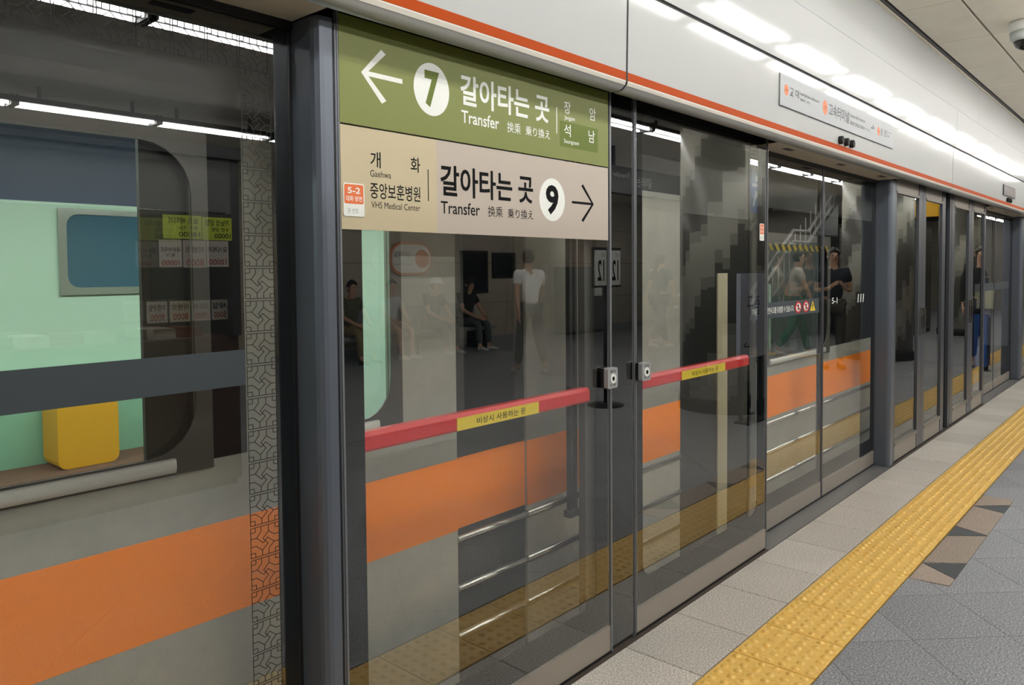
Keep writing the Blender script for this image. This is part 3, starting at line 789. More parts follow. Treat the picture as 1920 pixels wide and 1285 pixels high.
MB().box(-3.0, -2.95, TN, TE, -.06, 1.83, m_mint).box(-3.0, -2.95, TN, TE, 1.83, 2.24, m_blue).build('far_wall', tr)
for a in (-1.0, 1.5, 3.9, 5.2):
    f = MB().ring(a-.04, a+.84, 1.33, 1.80, a, a+.8, 1.37, 1.77, .06, -2.948, -2.935, m_bead, 5).build('window_frame', tr)
    MB().box(-2.948, -2.942, a, a+.8, 1.37, 1.77, pbr('night_pane', '#3c6478', .1)).build('pane', f)
MB().box(-3.0, TX_-.04, TE-.05, TE, -.06, 2.3, m_darkmetal).build('end_wall', tr)
MB().box(-3.0, TX_-.04, TN, TN+.05, -.06, 2.3, m_mint).build('end_wall', tr)
for a in (-1.3, .8, 4.4):
    MB().box(-2.94, -2.5, a, a+1.7, .3, .46, pbr('seat_brown', '#6b4b3f', .8)).box(-2.94, -2.84, a, a+1.7, .46, .95, pbr('seat_mint', '#86b59b', .7)).build('bench_seat', tr)
for a in (-.4, 1.05, 4.5):
    MB().tube([(-.62, a, -.02), (-.62, a, 2.24)], .017, m_chrome, 10).build('grab_pole', tr)
    MB().prism(rrect(a-.02, a+.02, .5, 1.35, .018, 4), 'x', -.66, -.3, m_mint).build('seat_partition', tr)
m_trlamp = emitter('train_lamp', (.93, 1.0, .95), TRAIN_LAMP)
for a in range(-5, 6, 2):
    MB().box(-1.75, -1.45, a, a+1.6, 2.225, 2.239, m_trlamp).build('ceiling_lamp', tr)
bag = thing('yellow_bag', (-2.7, 1.47, .461), 'yellow bag standing on the train bench behind the nearest window', 'bag')
MB().prism(rrect(1.32, 1.61, .462, .80, .04, 4), 'x', -2.82, -2.60, pbr('bag_yellow', '#e0a020', .5)).build('pouch', bag)
MB().tube([(-2.71, 1.40, .79), (-2.71, 1.42, .87), (-2.71, 1.51, .87), (-2.71, 1.53, .79)], .008, m_darkmetal, 8).build('handle', bag)

# ------------------------------------------------------------------ far side of the platform (seen reflected in the glass)
WX = 9.1
wall = structure('wall_back')
MB().box(WX+.03, WX+.3, YN, YF, -.5, 3.4, m_dark).build('backing', wall)
me_w = mesh_of(MB().box(0, .03, -.7+.004, .7-.004, -.4+.004, .4-.004, m_wall), 'wall_panel')
for j in range(-3, 22):
    for k in range(4): tile_at('wall_panel', me_w, (WX, 1.4*j, .4+.8*k), wall)
MB().box(WX-.03, WX, YN, YF, 0, .12, m_darkstone).build('skirting', structure('baseboard_back', (WX, 0, 0)))
for n, y0, y1 in (('wall_far', YF, YF+.2), ('wall_near', YN-.2, YN)):
    e_ = structure(n, (4, y0, 0))
    MB().box(-.1, 9.4, y0, y1, -.3, 3.4, m_wall).build('end_panel', e_)
def wall_frame(y0, y1, z0, z1, label, face, name='wall_notice', cat='notice'):
    s = thing(name, (WX-.035, (y0+y1)/2, z0), label, cat)
    MB().ring(y0, y1, z0, z1, y0+.05, y1-.05, z0+.05, z1-.05, .005, WX-.04, WX-.002, m_darkmetal, 2).build('frame', s)
    MB().box(WX-.03, WX-.01, y0+.05, y1-.05, z0+.05, z1-.05, face).build('panel', s)
    return s
wall_frame(10.55, 11.3, 1.0, 1.85, 'tall dark notice frame on the platform wall behind the bench', pbr('dark_poster', '#22252a', .15))
wall_frame(11.45, 12.15, 1.30, 1.82, 'wide dark screen frame on the platform wall beside the tall one', pbr('dark_poster2', '#2c3034', .15))
ss = thing('station_name_sign', (WX-.03, 9.25, 1.4), 'rounded white station name sign with an orange rim and disc on the wall', 'sign')
MB().prism(rrect(8.75, 9.75, 1.38, 1.98, .28, 8), 'x', WX-.05, WX-.004, m_dot).build('rim', ss)
MB().prism(rrect(8.79, 9.71, 1.42, 1.94, .25, 8), 'x', WX-.056, WX-.05, m_white).build('plate', ss)
disc(MB(), 9.5, 1.68, .17, .17, WX-.06, WX-.056, m_dot, 24).build('line_disc', ss)
mb = MB(); lettering(mb, '고속터미널', 9.25, 8.84, 1.70, 1.82, WX-.0565, m_ink, .01); lettering(mb, 'Express Bus Terminal', 9.25, 8.84, 1.55, 1.6, WX-.0565, m_ink); mb.build('lettering', ss)
cab = thing('equipment_cabinet', (8.9, 14.3, 0), 'grey equipment cabinet with a red lamp against the platform wall', 'cabinet')
MB().box(8.7, WX-.001, 13.5, 15.1, .06, 1.52, pbr('cabinet_grey', '#5f605c', .5)).build('body', cab)
MB().box(8.72, WX-.001, 13.52, 15.08, 0, .06, m_black).build('plinth', cab)
for a in (13.52, 14.32): MB().box(8.688, 8.70, a, a+.76, .1, 1.48, pbr('cabinet_door', '#6a6b66', .45)).build('door', cab)
MB().box(8.67, 8.688, 14.45, 14.75, .85, 1.2, m_white).build('notice_plate', cab)
MB().tube([(8.8, 14.6, 1.52), (8.8, 14.6, 1.60)], .05, emitter('red_lamp', (1, .05, .03), 1.5), 12).build('red_lamp', cab)
po = thing('notice_board', (2.98, 6.62, 0), 'white paper notice with large numerals on a slim stand', 'notice')
for k, (a, b) in enumerate(((6.47, 6.68), (6.74, 6.95))):
    s_ = MB().box(2.99, 3.0, a, b, 1.28, 1.65, m_white).build('sheet', po)
    mb = MB(); lettering(mb, '12', b-.04, a+.05, 1.33, 1.55, 2.9895, m_ink, .02); lettering(mb, '승강장', b-.03, a+.12, 1.58, 1.62, 2.9895, m_ink); mb.build('lettering', s_)
MB().box(3.0, 3.02, 6.45, 6.97, 1.26, 1.68, m_darkmetal).tube([(3.03, 6.71, .02), (3.03, 6.71, 1.3)], .02, m_darkmetal, 8).build('stand', po)
MB().lathe([(.2, 0), (.2, .015), (.05, .03)], (3.03, 6.71, 0), m_darkmetal, 16).build('foot', po)
# columns clad in small dark bars
def column_mat():
    m, nt, out = newmat('column_bars')
    b = nt.nodes.new('ShaderNodeBsdfPrincipled'); b.inputs['Roughness'].default_value = .35
    tc = nt.nodes.new('ShaderNodeTexCoord'); sx = nt.nodes.new('ShaderNodeSeparateXYZ')
    at = nt.nodes.new('ShaderNodeMath'); at.operation = 'ARCTAN2'
    L = nt.links.new
    L(tc.outputs['Object'], sx.inputs[0]); L(sx.outputs['Y'], at.inputs[0]); L(sx.outputs['X'], at.inputs[1])
    mu = nt.nodes.new('ShaderNodeMath'); mu.operation = 'MULTIPLY'; mu.inputs[1].default_value = 6.0
    L(at.outputs['Value'], mu.inputs[0])
    fl = nt.nodes.new('ShaderNodeMath'); fl.operation = 'FLOOR'; L(mu.outputs['Value'], fl.inputs[0])
    # a wave of dark bars winding round the shaft
    sn = nt.nodes.new('ShaderNodeMath'); sn.operation = 'MULTIPLY'; sn.inputs[1].default_value = .5; L(fl.outputs['Value'], sn.inputs[0])
    zz = nt.nodes.new('ShaderNodeMath'); zz.operation = 'MULTIPLY'; zz.inputs[1].default_value = 4.2; L(sx.outputs['Z'], zz.inputs[0])
    ad = nt.nodes.new('ShaderNodeMath'); ad.operation = 'ADD'; L(sn.outputs['Value'], ad.inputs[0]); L(zz.outputs['Value'], ad.inputs[1])
    sg = nt.nodes.new('ShaderNodeMath'); sg.operation = 'SINE'; L(ad.outputs['Value'], sg.inputs[0])
    wn = nt.nodes.new('ShaderNodeTexWhiteNoise'); wn.noise_dimensions = '1D'; L(fl.outputs['Value'], wn.inputs['W'])
    a2 = nt.nodes.new('ShaderNodeMath'); a2.operation = 'ADD'; L(sg.outputs['Value'], a2.inputs[0]); L(wn.outputs['Value'], a2.inputs[1])
    r = nt.nodes.new('ShaderNodeValToRGB'); r.color_ramp.interpolation = 'CONSTANT'
    e = r.color_ramp.elements; e[0].position = 0; e[0].color = (*lin('#6f6e66'), 1); e[1].position = .45; e[1].color = (*lin('#a9a89c'), 1)
    k = e.new(.9); k.color = (*lin('#c5c4b6'), 1)
    L(a2.outputs['Value'], r.inputs['Fac']); L(r.outputs['Color'], b.inputs['Base Color'])
    L(b.outputs['BSDF'], out.inputs['Surface']); return m
m_col = column_mat()
def column(x, y, label):
    s = structure('column', (x, y, 0), label)
    o = MB().lathe([(.44, .14), (.44, 3.05)], (x, y, 0), m_col, 48).build('shaft', s)
    MB().lathe([(.46, 0), (.46, .12), (.445, .14)], (x, y, 0), m_black, 48).build('base_ring', s)
    MB().lathe([(.4402, 2.95), (.45, 2.96), (.45, 3.068)], (x, y, 0), m_darkmetal, 48).build('top_ring', s)
column(2.02, 7.4, 'round platform column clad in dark patterned bars, reflected in the second door')
column(2.02, 13.0, 'round platform column farther along, reflected in the sliding doors')
column(2.02, 18.6, 'farthest round platform column')
ib = thing('information_board', (1.56, 7.0, 0), 'pale blue information board standing in front of the patterned column', 'board')
MB().box(1.49, 1.53, 6.66, 7.22, .60, 1.40, pbr('board_blue', '#cdd5e8', .3)).build('panel', ib)
mb = MB(); lettering(mb, '출구', 7.08, 6.80, 1.0, 1.2, 1.4893, pbr('print_blue', '#5b6a8c', .5), .01); lettering(mb, '→', 6.85, 6.72, .66, .76, 1.4893, m_ink, .01); mb.build('lettering', ib)
for a in (6.7, 7.14): MB().box(1.495, 1.525, a, a+.03, .02, .6, m_darkmetal).build('leg', ib)
MB().box(1.40, 1.55, 6.66, 7.22, 0, .02, m_darkmetal).build('foot_plate', ib)
# hanging signs
hs = thing('hanging_sign', (4.0, 9.1, 2.44), 'dark hanging transfer sign over the platform, mirrored in the glass', 'sign')
MB().box(4.0, 4.14, 8.0, 10.75, 2.45, 2.80, pbr('sign_black', '#15171b', .4)).build('housing', hs)
for a in (8.4, 10.3): MB().box(4.05, 4.09, a, a+.04, 2.80, 3.068, m_darkmetal).build('hanger', hs)
m_lit = pbr('lit_print', '#c9ccc8', .5)
mb = MB(); lettering(mb, '갈아타는 곳', 9.25, 8.75, 2.56, 2.70, 3.9995, m_lit, .01); lettering(mb, 'Transfer', 8.7, 8.3, 2.66, 2.72, 3.9995, m_lit); lettering(mb, '나가는 곳', 10.6, 10.15, 2.62, 2.74, 3.9995, m_lit, .01); lettering(mb, 'Way out', 10.6, 10.2, 2.52, 2.58, 3.9995, m_lit); mb.build('lettering', hs)
bs = thing('blue_sign', (3.2, 11.5, 2.4), 'blue hanging sign with a white figure over the platform', 'sign')
MB().box(3.2, 3.26, 11.0, 11.75, 2.30, 2.95, pbr('sign_blue', '#2c5a95', .4)).build('panel', bs)
MB().box(3.22, 3.24, 11.1, 11.13, 2.95, 3.068, m_darkmetal).box(3.22, 3.24, 11.6, 11.63, 2.95, 3.068, m_darkmetal).build('hanger', bs)
mb = MB(); stroke(mb, (11.2, 2.4), (11.32, 2.62), .06, 3.197, 3.2, m_white); stroke(mb, (11.32, 2.62), (11.45, 2.42), .06, 3.197, 3.2, m_white); stroke(mb, (11.15, 2.72), (11.5, 2.72), .05, 3.197, 3.2, m_white); disc(mb, 11.33, 2.83, .05, .05, 3.197, 3.2, m_white, 16); mb.build('figure', bs)
ys_ = thing('yellow_exit_sign', (2.2, 16.2, 2.3), 'yellow hanging exit sign far along the platform', 'sign')
MB().box(2.0, 3.4, 16.4, 16.5, 2.42, 2.72, pbr('sign_yellow', '#f2b705', .4)).build('housing', ys_)
for a in (2.2, 3.2): MB().box(a, a+.03, 16.44, 16.46, 2.72, 3.068, m_darkmetal).build('hanger', ys_)
# staircase rising along the platform
st = thing('staircase', (4.9, 14.5, 0), 'platform staircase with steel handrails and a hazard striped beam', 'staircase')
n = 17
for k in range(n):
    y = 13.2+.28*k; z = .165*(k+1)
    MB().box(4.25, 5.75, y, y+.29, z-.165, z, pbr('stair_stone', '#8d897f', .6)).build('step', st)
for x in (4.2, 5.75):
    MB().prism([(13.2, 0), (13.2+.28*n, 0), (13.2+.28*n, .165*n+.1), (13.2, .25)], 'x', x, x+.05, pbr('stringer', '#777a78', .5)).build('stringer', st)
    for dz in (.95, .72):
        MB().tube([(x+.02, 13.0, dz), (x+.02, 13.3, dz), (x+.02, 15.4, 1.35+dz-.08), (x+.02, 16.2, 1.35+dz-.08), (x+.02, 17.6, 2.2+dz-.08)], .03, pbr('rail_steel', '#e3e4e2', .3), 8).build('handrail', st)
    for k in range(0, n, 1):
        y = 13.25+.28*k; MB().tube([(x+.02, y, .165*k+.1), (x+.02, y, .165*k+.85)], .012, pbr('rail_steel', '#e3e4e2', .3), 6).build('baluster', st)
def hazard():
    m, nt, out = newmat('hazard_stripes'); b = nt.nodes.new('ShaderNodeBsdfPrincipled')
    g = nt.nodes.new('ShaderNodeNewGeometry'); wv = nt.nodes.new('ShaderNodeTexWave'); wv.inputs['Scale'].default_value = 2.2; wv.bands_direction = 'DIAGONAL'
    r = nt.nodes.new('ShaderNodeValToRGB'); r.color_ramp.interpolation = 'CONSTANT'; r.color_ramp.elements[0].color = (.01, .01, .01, 1); r.color_ramp.elements[1].position = .5; r.color_ramp.elements[1].color = (*lin('#e0c020'), 1)
    nt.links.new(g.outputs['Position'], wv.inputs['Vector']); nt.links.new(wv.outputs['Fac'], r.inputs['Fac']); nt.links.new(r.outputs['Color'], b.inputs['Base Color']); nt.links.new(b.outputs['BSDF'], out.inputs['Surface']); return m
MB().box(3.9, 4.0, 13.2, 16.6, 1.78, 1.90, hazard()).build('hazard_beam', st)
for a in (13.25, 16.5): MB().tube([(3.95, a, 0), (3.95, a, 1.78)], .03, m_darkmetal, 8).build('beam_post', st)
# shuttered kiosk far along the platform
sk = thing('shuttered_kiosk', (3.3, 18.0, 0), 'dark kiosk with closed slatted shutters far along the platform', 'kiosk')
MB().box(2.75, 3.8, 16.75, 19.2, 0, 2.35, pbr('kiosk_dark', '#33312f', .6)).build('body', sk)
for k in range(22): MB().box(2.72, 2.75, 16.8, 19.1, .1+.1*k, .19+.1*k, pbr('slat_grey', '#8a857b', .5)).build('slat', sk)
for k in range(22): MB().box(2.8, 3.75, 16.72, 16.75, .1+.1*k, .19+.1*k, pbr('slat_grey', '#8a857b', .5)).build('slat', sk)
MB().box(2.705, 2.72, 17.1, 17.6, .9, 1.7, m_white).build('poster', sk)

# ------------------------------------------------------------------ food kiosk behind the photographer (mirrored in the nearest sliding door)
kx, ky0, ky1 = 3.0, .1, 2.66
kk = thing('snack_kiosk', (3.6, 1.4, 0), 'small snack kiosk with a lit counter, mirrored in the nearest sliding door', 'kiosk')
m_kd = pbr('kiosk_brown', '#5b4a40', .6)
MB().box(kx+.06, kx+.6, ky0, ky1, .04, 1.02, m_kd).build('counter', kk)
MB().box(kx+.08, kx+.58, ky0+.02, ky1-.02, 0, .04, m_black).build('plinth', kk)
MB().box(kx+1.3, kx+1.36, ky0, ky1, 0, 2.2, pbr('kiosk_back', '#6f5a4c', .6)).build('back_wall', kk)
for a in (ky0, ky1-.06): MB().box(kx+.02, kx+1.36, a, a+.06, 1.02, 2.2, pbr('kiosk_side', '#4a4c4c', .5)).build('side_panel', kk)
MB().box(kx-.02, kx+1.4, ky0-.03, ky1+.03, 2.2, 2.28, pbr('kiosk_roof', '#3a3c3d', .5)).build('roof', kk)
MB().box(kx+.02, kx+.05, ky0+.06, ky1-.06, 1.84, 2.2, pbr('kiosk_fascia', '#6e6f70', .5)).build('fascia', kk)
MB().tube([(kx+.02, ky0+.1, 1.84), (kx+.02, ky1-.1, 1.84)], .008, m_chrome, 6).build('rail', kk)
MB().box(kx+.3, kx+.36, ky0+.3, ky1-.3, 2.12, 2.14, emitter('kiosk_lamp', (1, .96, .85), 14)).build('strip_lamp', kk)
m_lime = pbr('lime_paper', '#cfe04a', .6); m_paper = pbr('paper', '#c9c4bd', .6); m_cream = pbr('cream_paper', '#d6cdb4', .6)
m_pred = pbr('red_ink', '#a5352b', .6)
def tag_(y0, y1, z0, z1, x, mat, lines, label, grp, tilt=0.):
    s = thing('price_tag', (x, (y0+y1)/2, z0), label, 'price tag', grp)
    MB().box(x-.002, x, y0, y1, z0, z1, mat).build('card', s)
    mb = MB(); h = z1-z0
    for (t, f0, f1, g0, g1, m_) in lines:
        lettering(mb, t, y1-(y1-y0)*g0, y1-(y1-y0)*g1, z0+h*f0, z0+h*f1, x-.0025, m_, .012)
    mb.build('lettering', s)
    return s
G1 = 'price tags on the snack kiosk'
xk = kx+.012
tag_(2.14, 2.39, 1.665, 1.815, xk, m_lime, [('보조 배터리', .62, .9, .08, .85, m_ink), ('충전 가능', .38, .55, .1, .6, m_ink), ('18000', .08, .3, .05, .6, m_ink)], 'lime paper sign reading 보조 배터리 on the kiosk rail', G1)
tag_(2.395, 2.6, 1.66, 1.81, xk, m_lime, [('기능성 양말', .62, .9, .08, .9, m_ink), ('수면 양말', .38, .55, .1, .7, m_ink), ('10000', .08, .3, .05, .6, m_ink)], 'lime paper sign reading 기능성 양말 on the kiosk rail', G1)
tag_(2.11, 2.255, 1.485, 1.655, xk-.004, m_paper, [('대왕사이즈', .55, .75, .06, .94, m_ink), ('특가', .36, .5, .3, .7, m_ink), ('10000', .06, .24, .1, .9, m_pred)], 'white card reading 대왕사이즈 in the upper row of the kiosk', G1)
tag_(2.262, 2.415, 1.48, 1.655, xk-.004, m_paper, [('이벤트', .55, .78, .1, .9, m_ink), ('8000', .06, .32, .1, .85, m_pred)], 'white card reading 이벤트 8000 in the upper row of the kiosk', G1)
tag_(2.42, 2.57, 1.485, 1.655, xk-.004, m_paper, [('모시메리', .55, .78, .06, .94, m_ink), ('10000', .08, .3, .1, .9, m_pred)], 'white card reading 모시메리 10000 in the upper row of the kiosk', G1)
for (a, b, t1, t2, m_, lab) in ((2.06, 2.19, '무좀양말', '9000', m_paper, 'grey card reading 무좀양말'), (2.205, 2.34, '이벤트', '8000', m_cream, 'cream card reading 이벤트 8000'), (2.35, 2.475, '요피치 쿠션', '19000', m_paper, 'white card reading 요피치 쿠션 19000'), (2.485, 2.6, '세일', '5000', m_paper, 'white card reading 세일')):
    tag_(a, b, 1.13, 1.265, kx+.09, m_, [(t1, .55, .85, .08, .92, m_ink), (t2, .1, .4, .12, .85, m_pred)], lab+' standing on the kiosk counter', G1)
for i in range(12):
    y = ky0+.25+.185*i
    s = MB().prism([(y-.075, 1.02), (y+.075, 1.02), (y+.07, 1.085), (y-.07, 1.085)], 'x', kx+.16, kx+.42, pbr(f'pack_{i%4}', ('#8a7a63', '#4a4b3a', '#b9b1a4', '#7a3f35')[i % 4], .6))
    simple(s, 'folded_pack', ('folded tan pack', 'folded olive pack', 'folded pale pack', 'folded rust pack')[i % 4]+' on the kiosk counter', 'pack', 'folded packs on the kiosk counter')

# ------------------------------------------------------------------ people on the platform (mirrored in the glass)
def skin_mesh(V, E_, rad, sub=1, root=0):
    me = bpy.data.meshes.new('skin'); me.from_pydata(V, E_, [])
    o = bpy.data.objects.new('skin', me); COL.objects.link(o)
    md = o.modifiers.new('s', 'SKIN'); md.use_smooth_shade = True
    for i, r_ in enumerate(rad):
        rr = r_ if isinstance(r_, tuple) else (r_, r_)
        me.skin_vertices[0].data[i].radius = rr; me.skin_vertices[0].data[i].use_root = (i == root)
    ss_ = o.modifiers.new('u', 'SUBSURF'); ss_.levels = sub; ss_.render_levels = sub
    dg = bpy.context.evaluated_depsgraph_get(); dg.update()
    m2 = bpy.data.meshes.new_from_object(o.evaluated_get(dg)); bpy.data.objects.remove(o); bpy.data.meshes.remove(me)
    return m2
def attach(me, name, parent, mat, **kw):
    me.name = name; me.materials.clear(); me.materials.append(mat)
    o = bpy.data.objects.new(name, me); COL.objects.link(o); o.parent = parent
    for k, v in kw.items(): o[k] = v
    return o
SKINC = pbr('skin_tone', '#c99f83', .55)
def lerp(a, b, t): return tuple(a[i]+(b[i]-a[i])*t for i in range(3))
def person(loc, rz, label, pose, top, bottom, shoe, hair, bare_legs=False, long_hair=False, hat=None, bag=None, long_sleeve=False, group=None, scale=1.0):
    root = thing('person', loc, label, 'person', group, rz); root.scale = (scale,)*3
    J = {}
    if pose == 'sit':
        J = dict(pel=(0,0,.52), ab=(0,.02,.68), ch=(0,.06,.88), nk=(0,.09,1.04), hb=(0,.13,1.11), ht=(0,.14,1.27))
        for s_, n_ in ((-1,'l'),(1,'r')):
            J['hip'+n_] = (.09*s_,.03,.50); J['kn'+n_] = (.12*s_,.46,.50); J['an'+n_] = (.12*s_,.50,.09); J['to'+n_] = (.13*s_,.66,.03)
            J['sh'+n_] = (.17*s_,.07,.98); J['el'+n_] = (.23*s_,.18,.74); J['wr'+n_] = (.12*s_,.40,.62); J['ha'+n_] = (.09*s_,.48,.60)
    else:
        lean = .04 if pose == 'walk' else 0
        J = dict(pel=(0,0,.92), ab=(0,lean*.4,1.10), ch=(0,lean,1.30), nk=(0,lean*1.2,1.46), hb=(0,lean*1.3+.02,1.53), ht=(0,lean*1.3+.03,1.69))
        for s_, n_ in ((-1,'l'),(1,'r')):
            f_ = s_ if pose == 'walk' else 0
            J['hip'+n_] = (.09*s_,0,.90); J['kn'+n_] = (.10*s_,.10*f_+.05*(pose=='walk'),.49); J['an'+n_] = (.10*s_,.24*f_-(.05 if f_<0 else 0),.09+(.07 if f_<0 else 0))
            J['to'+n_] = (.11*s_,.24*f_+.15-(.06 if f_<0 else 0),.03+(.015 if f_<0 else 0))
            J['sh'+n_] = (.175*s_,lean,1.40); J['el'+n_] = (.225*s_,-.10*f_+lean,1.13); J['wr'+n_] = (.22*s_,-.18*f_+.06,.90); J['ha'+n_] = (.215*s_,-.20*f_+.09,.82)
            if pose == 'phone': J['el'+n_] = (.23*s_,-.02,1.12); J['wr'+n_] = (.10*s_,.24,1.16); J['ha'+n_] = (.07*s_,.30,1.20)
    V, E_, rad, ix = [], [], [], {}
    def add(n_, p, r_, to=None):
        ix[n_] = len(V); V.append(p); rad.append(r_)
        if to is not None: E_.append((ix[to], ix[n_]))
    add('pel', J['pel'], (.115,.095)); add('ab', J['ab'], (.11,.085), 'pel'); add('ch', J['ch'], (.125,.095), 'ab')
    add('nk', J['nk'], .052, 'ch'); add('hb', J['hb'], (.062,.068), 'nk')
    hm = lerp(J['hb'], J['ht'], .55); add('hm', hm, (.078,.092), 'hb'); add('ht', J['ht'], (.055,.065), 'hm')
    add('nose', (hm[0], hm[1]+.108, hm[2]-.02), .013, 'hm')
    for n_ in 'lr':
        s_ = -1 if n_ == 'l' else 1
        add('hip'+n_, J['hip'+n_], .085, 'pel'); add('th'+n_, lerp(J['hip'+n_], J['kn'+n_], .5), .072, 'hip'+n_)
        add('kn'+n_, J['kn'+n_], .053, 'th'+n_); add('ca'+n_, lerp(J['kn'+n_], J['an'+n_], .35), .05, 'kn'+n_)
        add('an'+n_, J['an'+n_], .036, 'ca'+n_); add('to'+n_, J['to'+n_], .03, 'an'+n_)
        add('sh'+n_, J['sh'+n_], .056, 'ch'); add('el'+n_, J['el'+n_], .039, 'sh'+n_); add('wr'+n_, J['wr'+n_], .027, 'el'+n_)
        add('ha'+n_, J['ha'+n_], (.036, .022), 'wr'+n_)
        d = Vector(J['ha'+n_])-Vector(J['wr'+n_]); d.normalize(); side = d.cross(Vector((1,0,0))).normalized(); inn = Vector((-s_,0,0))
        h0 = Vector(J['ha'+n_])
        for k in range(4):
            b0 = h0 + d*.035 + side*(-.024+.016*k); L_ = (.058, .068, .066, .05)[k]
            add(f'f{n_}{k}', tuple(b0), .0095, 'ha'+n_); add(f'g{n_}{k}', tuple(b0+d*L_*.5+inn*.008), .0088, f'f{n_}{k}'); add(f'h{n_}{k}', tuple(b0+d*L_*.95+inn*.03), .0075, f'g{n_}{k}')
        t0 = h0 - side*.032 + inn*.012; add('t'+n_, tuple(t0), .011, 'ha'+n_); add('u'+n_, tuple(t0+d*.035-side*.012+inn*.014), .0085, 't'+n_)
    attach(skin_mesh(V, E_, rad, 1), 'body', root, SKINC)
    # clothing
    def chain(spec, links, name, mat, **kw):
        names = [s_[0] for s_ in spec]
        attach(skin_mesh([s_[1] for s_ in spec], [(names.index(a), names.index(b)) for a, b in links], [s_[2] for s_ in spec], 1), name, root, mat, **kw)
    pel_top = lerp(J['pel'], J['ab'], -.12)
    spec = [('ch', J['ch'], (.15,.115)), ('ab', J['ab'], (.135,.108)), ('pl', pel_top, (.142,.118)), ('up', lerp(J['ch'], J['nk'], .72), (.085,.075))]
    links = [('ch','ab'),('ab','pl'),('ch','up')]
    for n_ in 'lr':
        spec += [('s'+n_, J['sh'+n_], .075), ('e'+n_, lerp(J['sh'+n_], J['el'+n_], .62 if not long_sleeve else 1.0), .062 if not long_sleeve else .056)]
        links += [('ch','s'+n_),('s'+n_,'e'+n_)]
        if long_sleeve: spec.append(('w'+n_, lerp(J['el'+n_], J['wr'+n_], .92), .042)); links.append(('e'+n_,'w'+n_))
    chain(spec, links, 'shirt', top)
    spec = [('p', J['pel'], (.135,.112))]; links = []
    for n_ in 'lr':
        spec += [('h'+n_, J['hip'+n_], .10), ('t'+n_, lerp(J['hip'+n_], J['kn'+n_], .5), .088)]; links += [('p','h'+n_),('h'+n_,'t'+n_)]
        if bare_legs: spec.append(('k'+n_, lerp(J['hip'+n_], J['kn'+n_], .85), .085)); links.append(('t'+n_,'k'+n_))
        else:
            spec += [('k'+n_, J['kn'+n_], .073), ('a'+n_, lerp(J['kn'+n_], J['an'+n_], .93), .058)]; links += [('t'+n_,'k'+n_),('k'+n_,'a'+n_)]
    chain(spec, links, 'shorts' if bare_legs else 'trousers', bottom)
    for n_ in 'lr':
        a, t = Vector(J['an'+n_]), Vector(J['to'+n_]); f_ = (t-a); f_.z = 0; f_.normalize(); zb = min(t.z, a.z-.06)+.012
        heel = Vector((a.x, a.y, 0)) - f_*.05; heel.z = a.z-.045; toe = t+f_*.05; toe.z = t.z+.006
        chain([('h', tuple(heel), .040), ('m', tuple(a*.45+t*.55+Vector((0,0,-.006))), (.044,.036)), ('t', tuple(toe), (.036,.026)), ('c', (a.x, a.y, a.z-.005), .043)], [('h','m'),('m','t'),('h','c')], 'shoe', shoe)
    c = Vector(hm)
    mb = MB(); nn = 16
    # hair cap: back and top of the head
    prof = [(a_*math.pi/2/6) for a_ in range(7)]
    for (ex, ey, ez, z_cut) in ((.088, .103, .115, -.15 if not long_hair else -.30),):
        rings = []
        for q in range(8):
            t = q/7.0; zz = ez*(1-t*1.72)
            rr_ = math.sqrt(max(0.02, 1-(zz/ez)**2)) if zz > -ez else .3
            ring = []
            for j in range(nn):
                an = 2*math.pi*j/nn; fx, fy = math.cos(an), math.sin(an)
                z3 = zz
                if fy > .35: z3 = max(zz, .035+.03*(1-abs(fx)))
                r3 = math.sqrt(max(.02, 1-(z3/ez)**2)) if fy > .35 else rr_
                ring.append((c.x+fx*ex*r3, c.y-.008+fy*ey*r3, c.z+.015+z3))
            rings.append(mb.add(ring))
        if long_hair:
            for dz, sc in ((-.12, .95), (-.22, .85)):
                rings.append(mb.add([(c.x+math.cos(2*math.pi*j/nn)*ex*sc, c.y-.035+min(.35, math.sin(2*math.pi*j/nn))*ey*sc*.8, c.z+dz) for j in range(nn)]))
        for q in range(len(rings)-1):
            for j in range(nn): mb.face((rings[q]+j, rings[q+1]+j, rings[q+1]+(j+1) % nn, rings[q]+(j+1) % nn), hair, True)
        mb.face([rings[0]+j for j in range(nn)], hair, True)
    mb2 = mb
    def loc_build(mb_, name, mat=None, **kw):
        me = bpy.data.meshes.new(name); me.from_pydata(mb_.v, [], mb_.f)
        for mt in mb_.mats: me.materials.append(mt)
        me.polygons.foreach_set('material_index', mb_.m); me.polygons.foreach_set('use_smooth', mb_.sm)
        o = bpy.data.objects.new(name, me); COL.objects.link(o); o.parent = root
        return o
    loc_build(mb2, 'hair')
    for s_ in (-1, 1):
        mb = MB(); mb.lathe([(.002,-.008),(.008,-.005),(.010,0),(.008,.005),(.002,.008)], (c.x+.031*s_, c.y+.083, c.z+.005), m_ink, 8); loc_build(mb, 'eye')
        mb = MB(); mb.lathe([(.004,-.028),(.014,-.012),(.016,.008),(.006,.026)], (c.x+.083*s_, c.y-.005, c.z-.01), SKINC, 8); loc_build(mb, 'ear')
    mb = MB().box(c.x-.022, c.x+.022, c.y+.078, c.y+.088, c.z-.066, c.z-.058, pbr('lip_tone', '#a8665a', .5)); loc_build(mb, 'mouth')
    if hat:
        mb = MB().lathe([(.112, .035), (.114, .045), (.104, .06), (.098, .10), (.07, .138), (.01, .148)], (c.x, c.y, c.z+.0), hat, 18)
        mb.prism([(c.x-.075, c.y+.09), (c.x-.07, c.y+.16), (c.x, c.y+.185), (c.x+.07, c.y+.16), (c.x+.075, c.y+.09)], 'z', c.z+.035, c.z+.047, hat); loc_build(mb, 'cap')
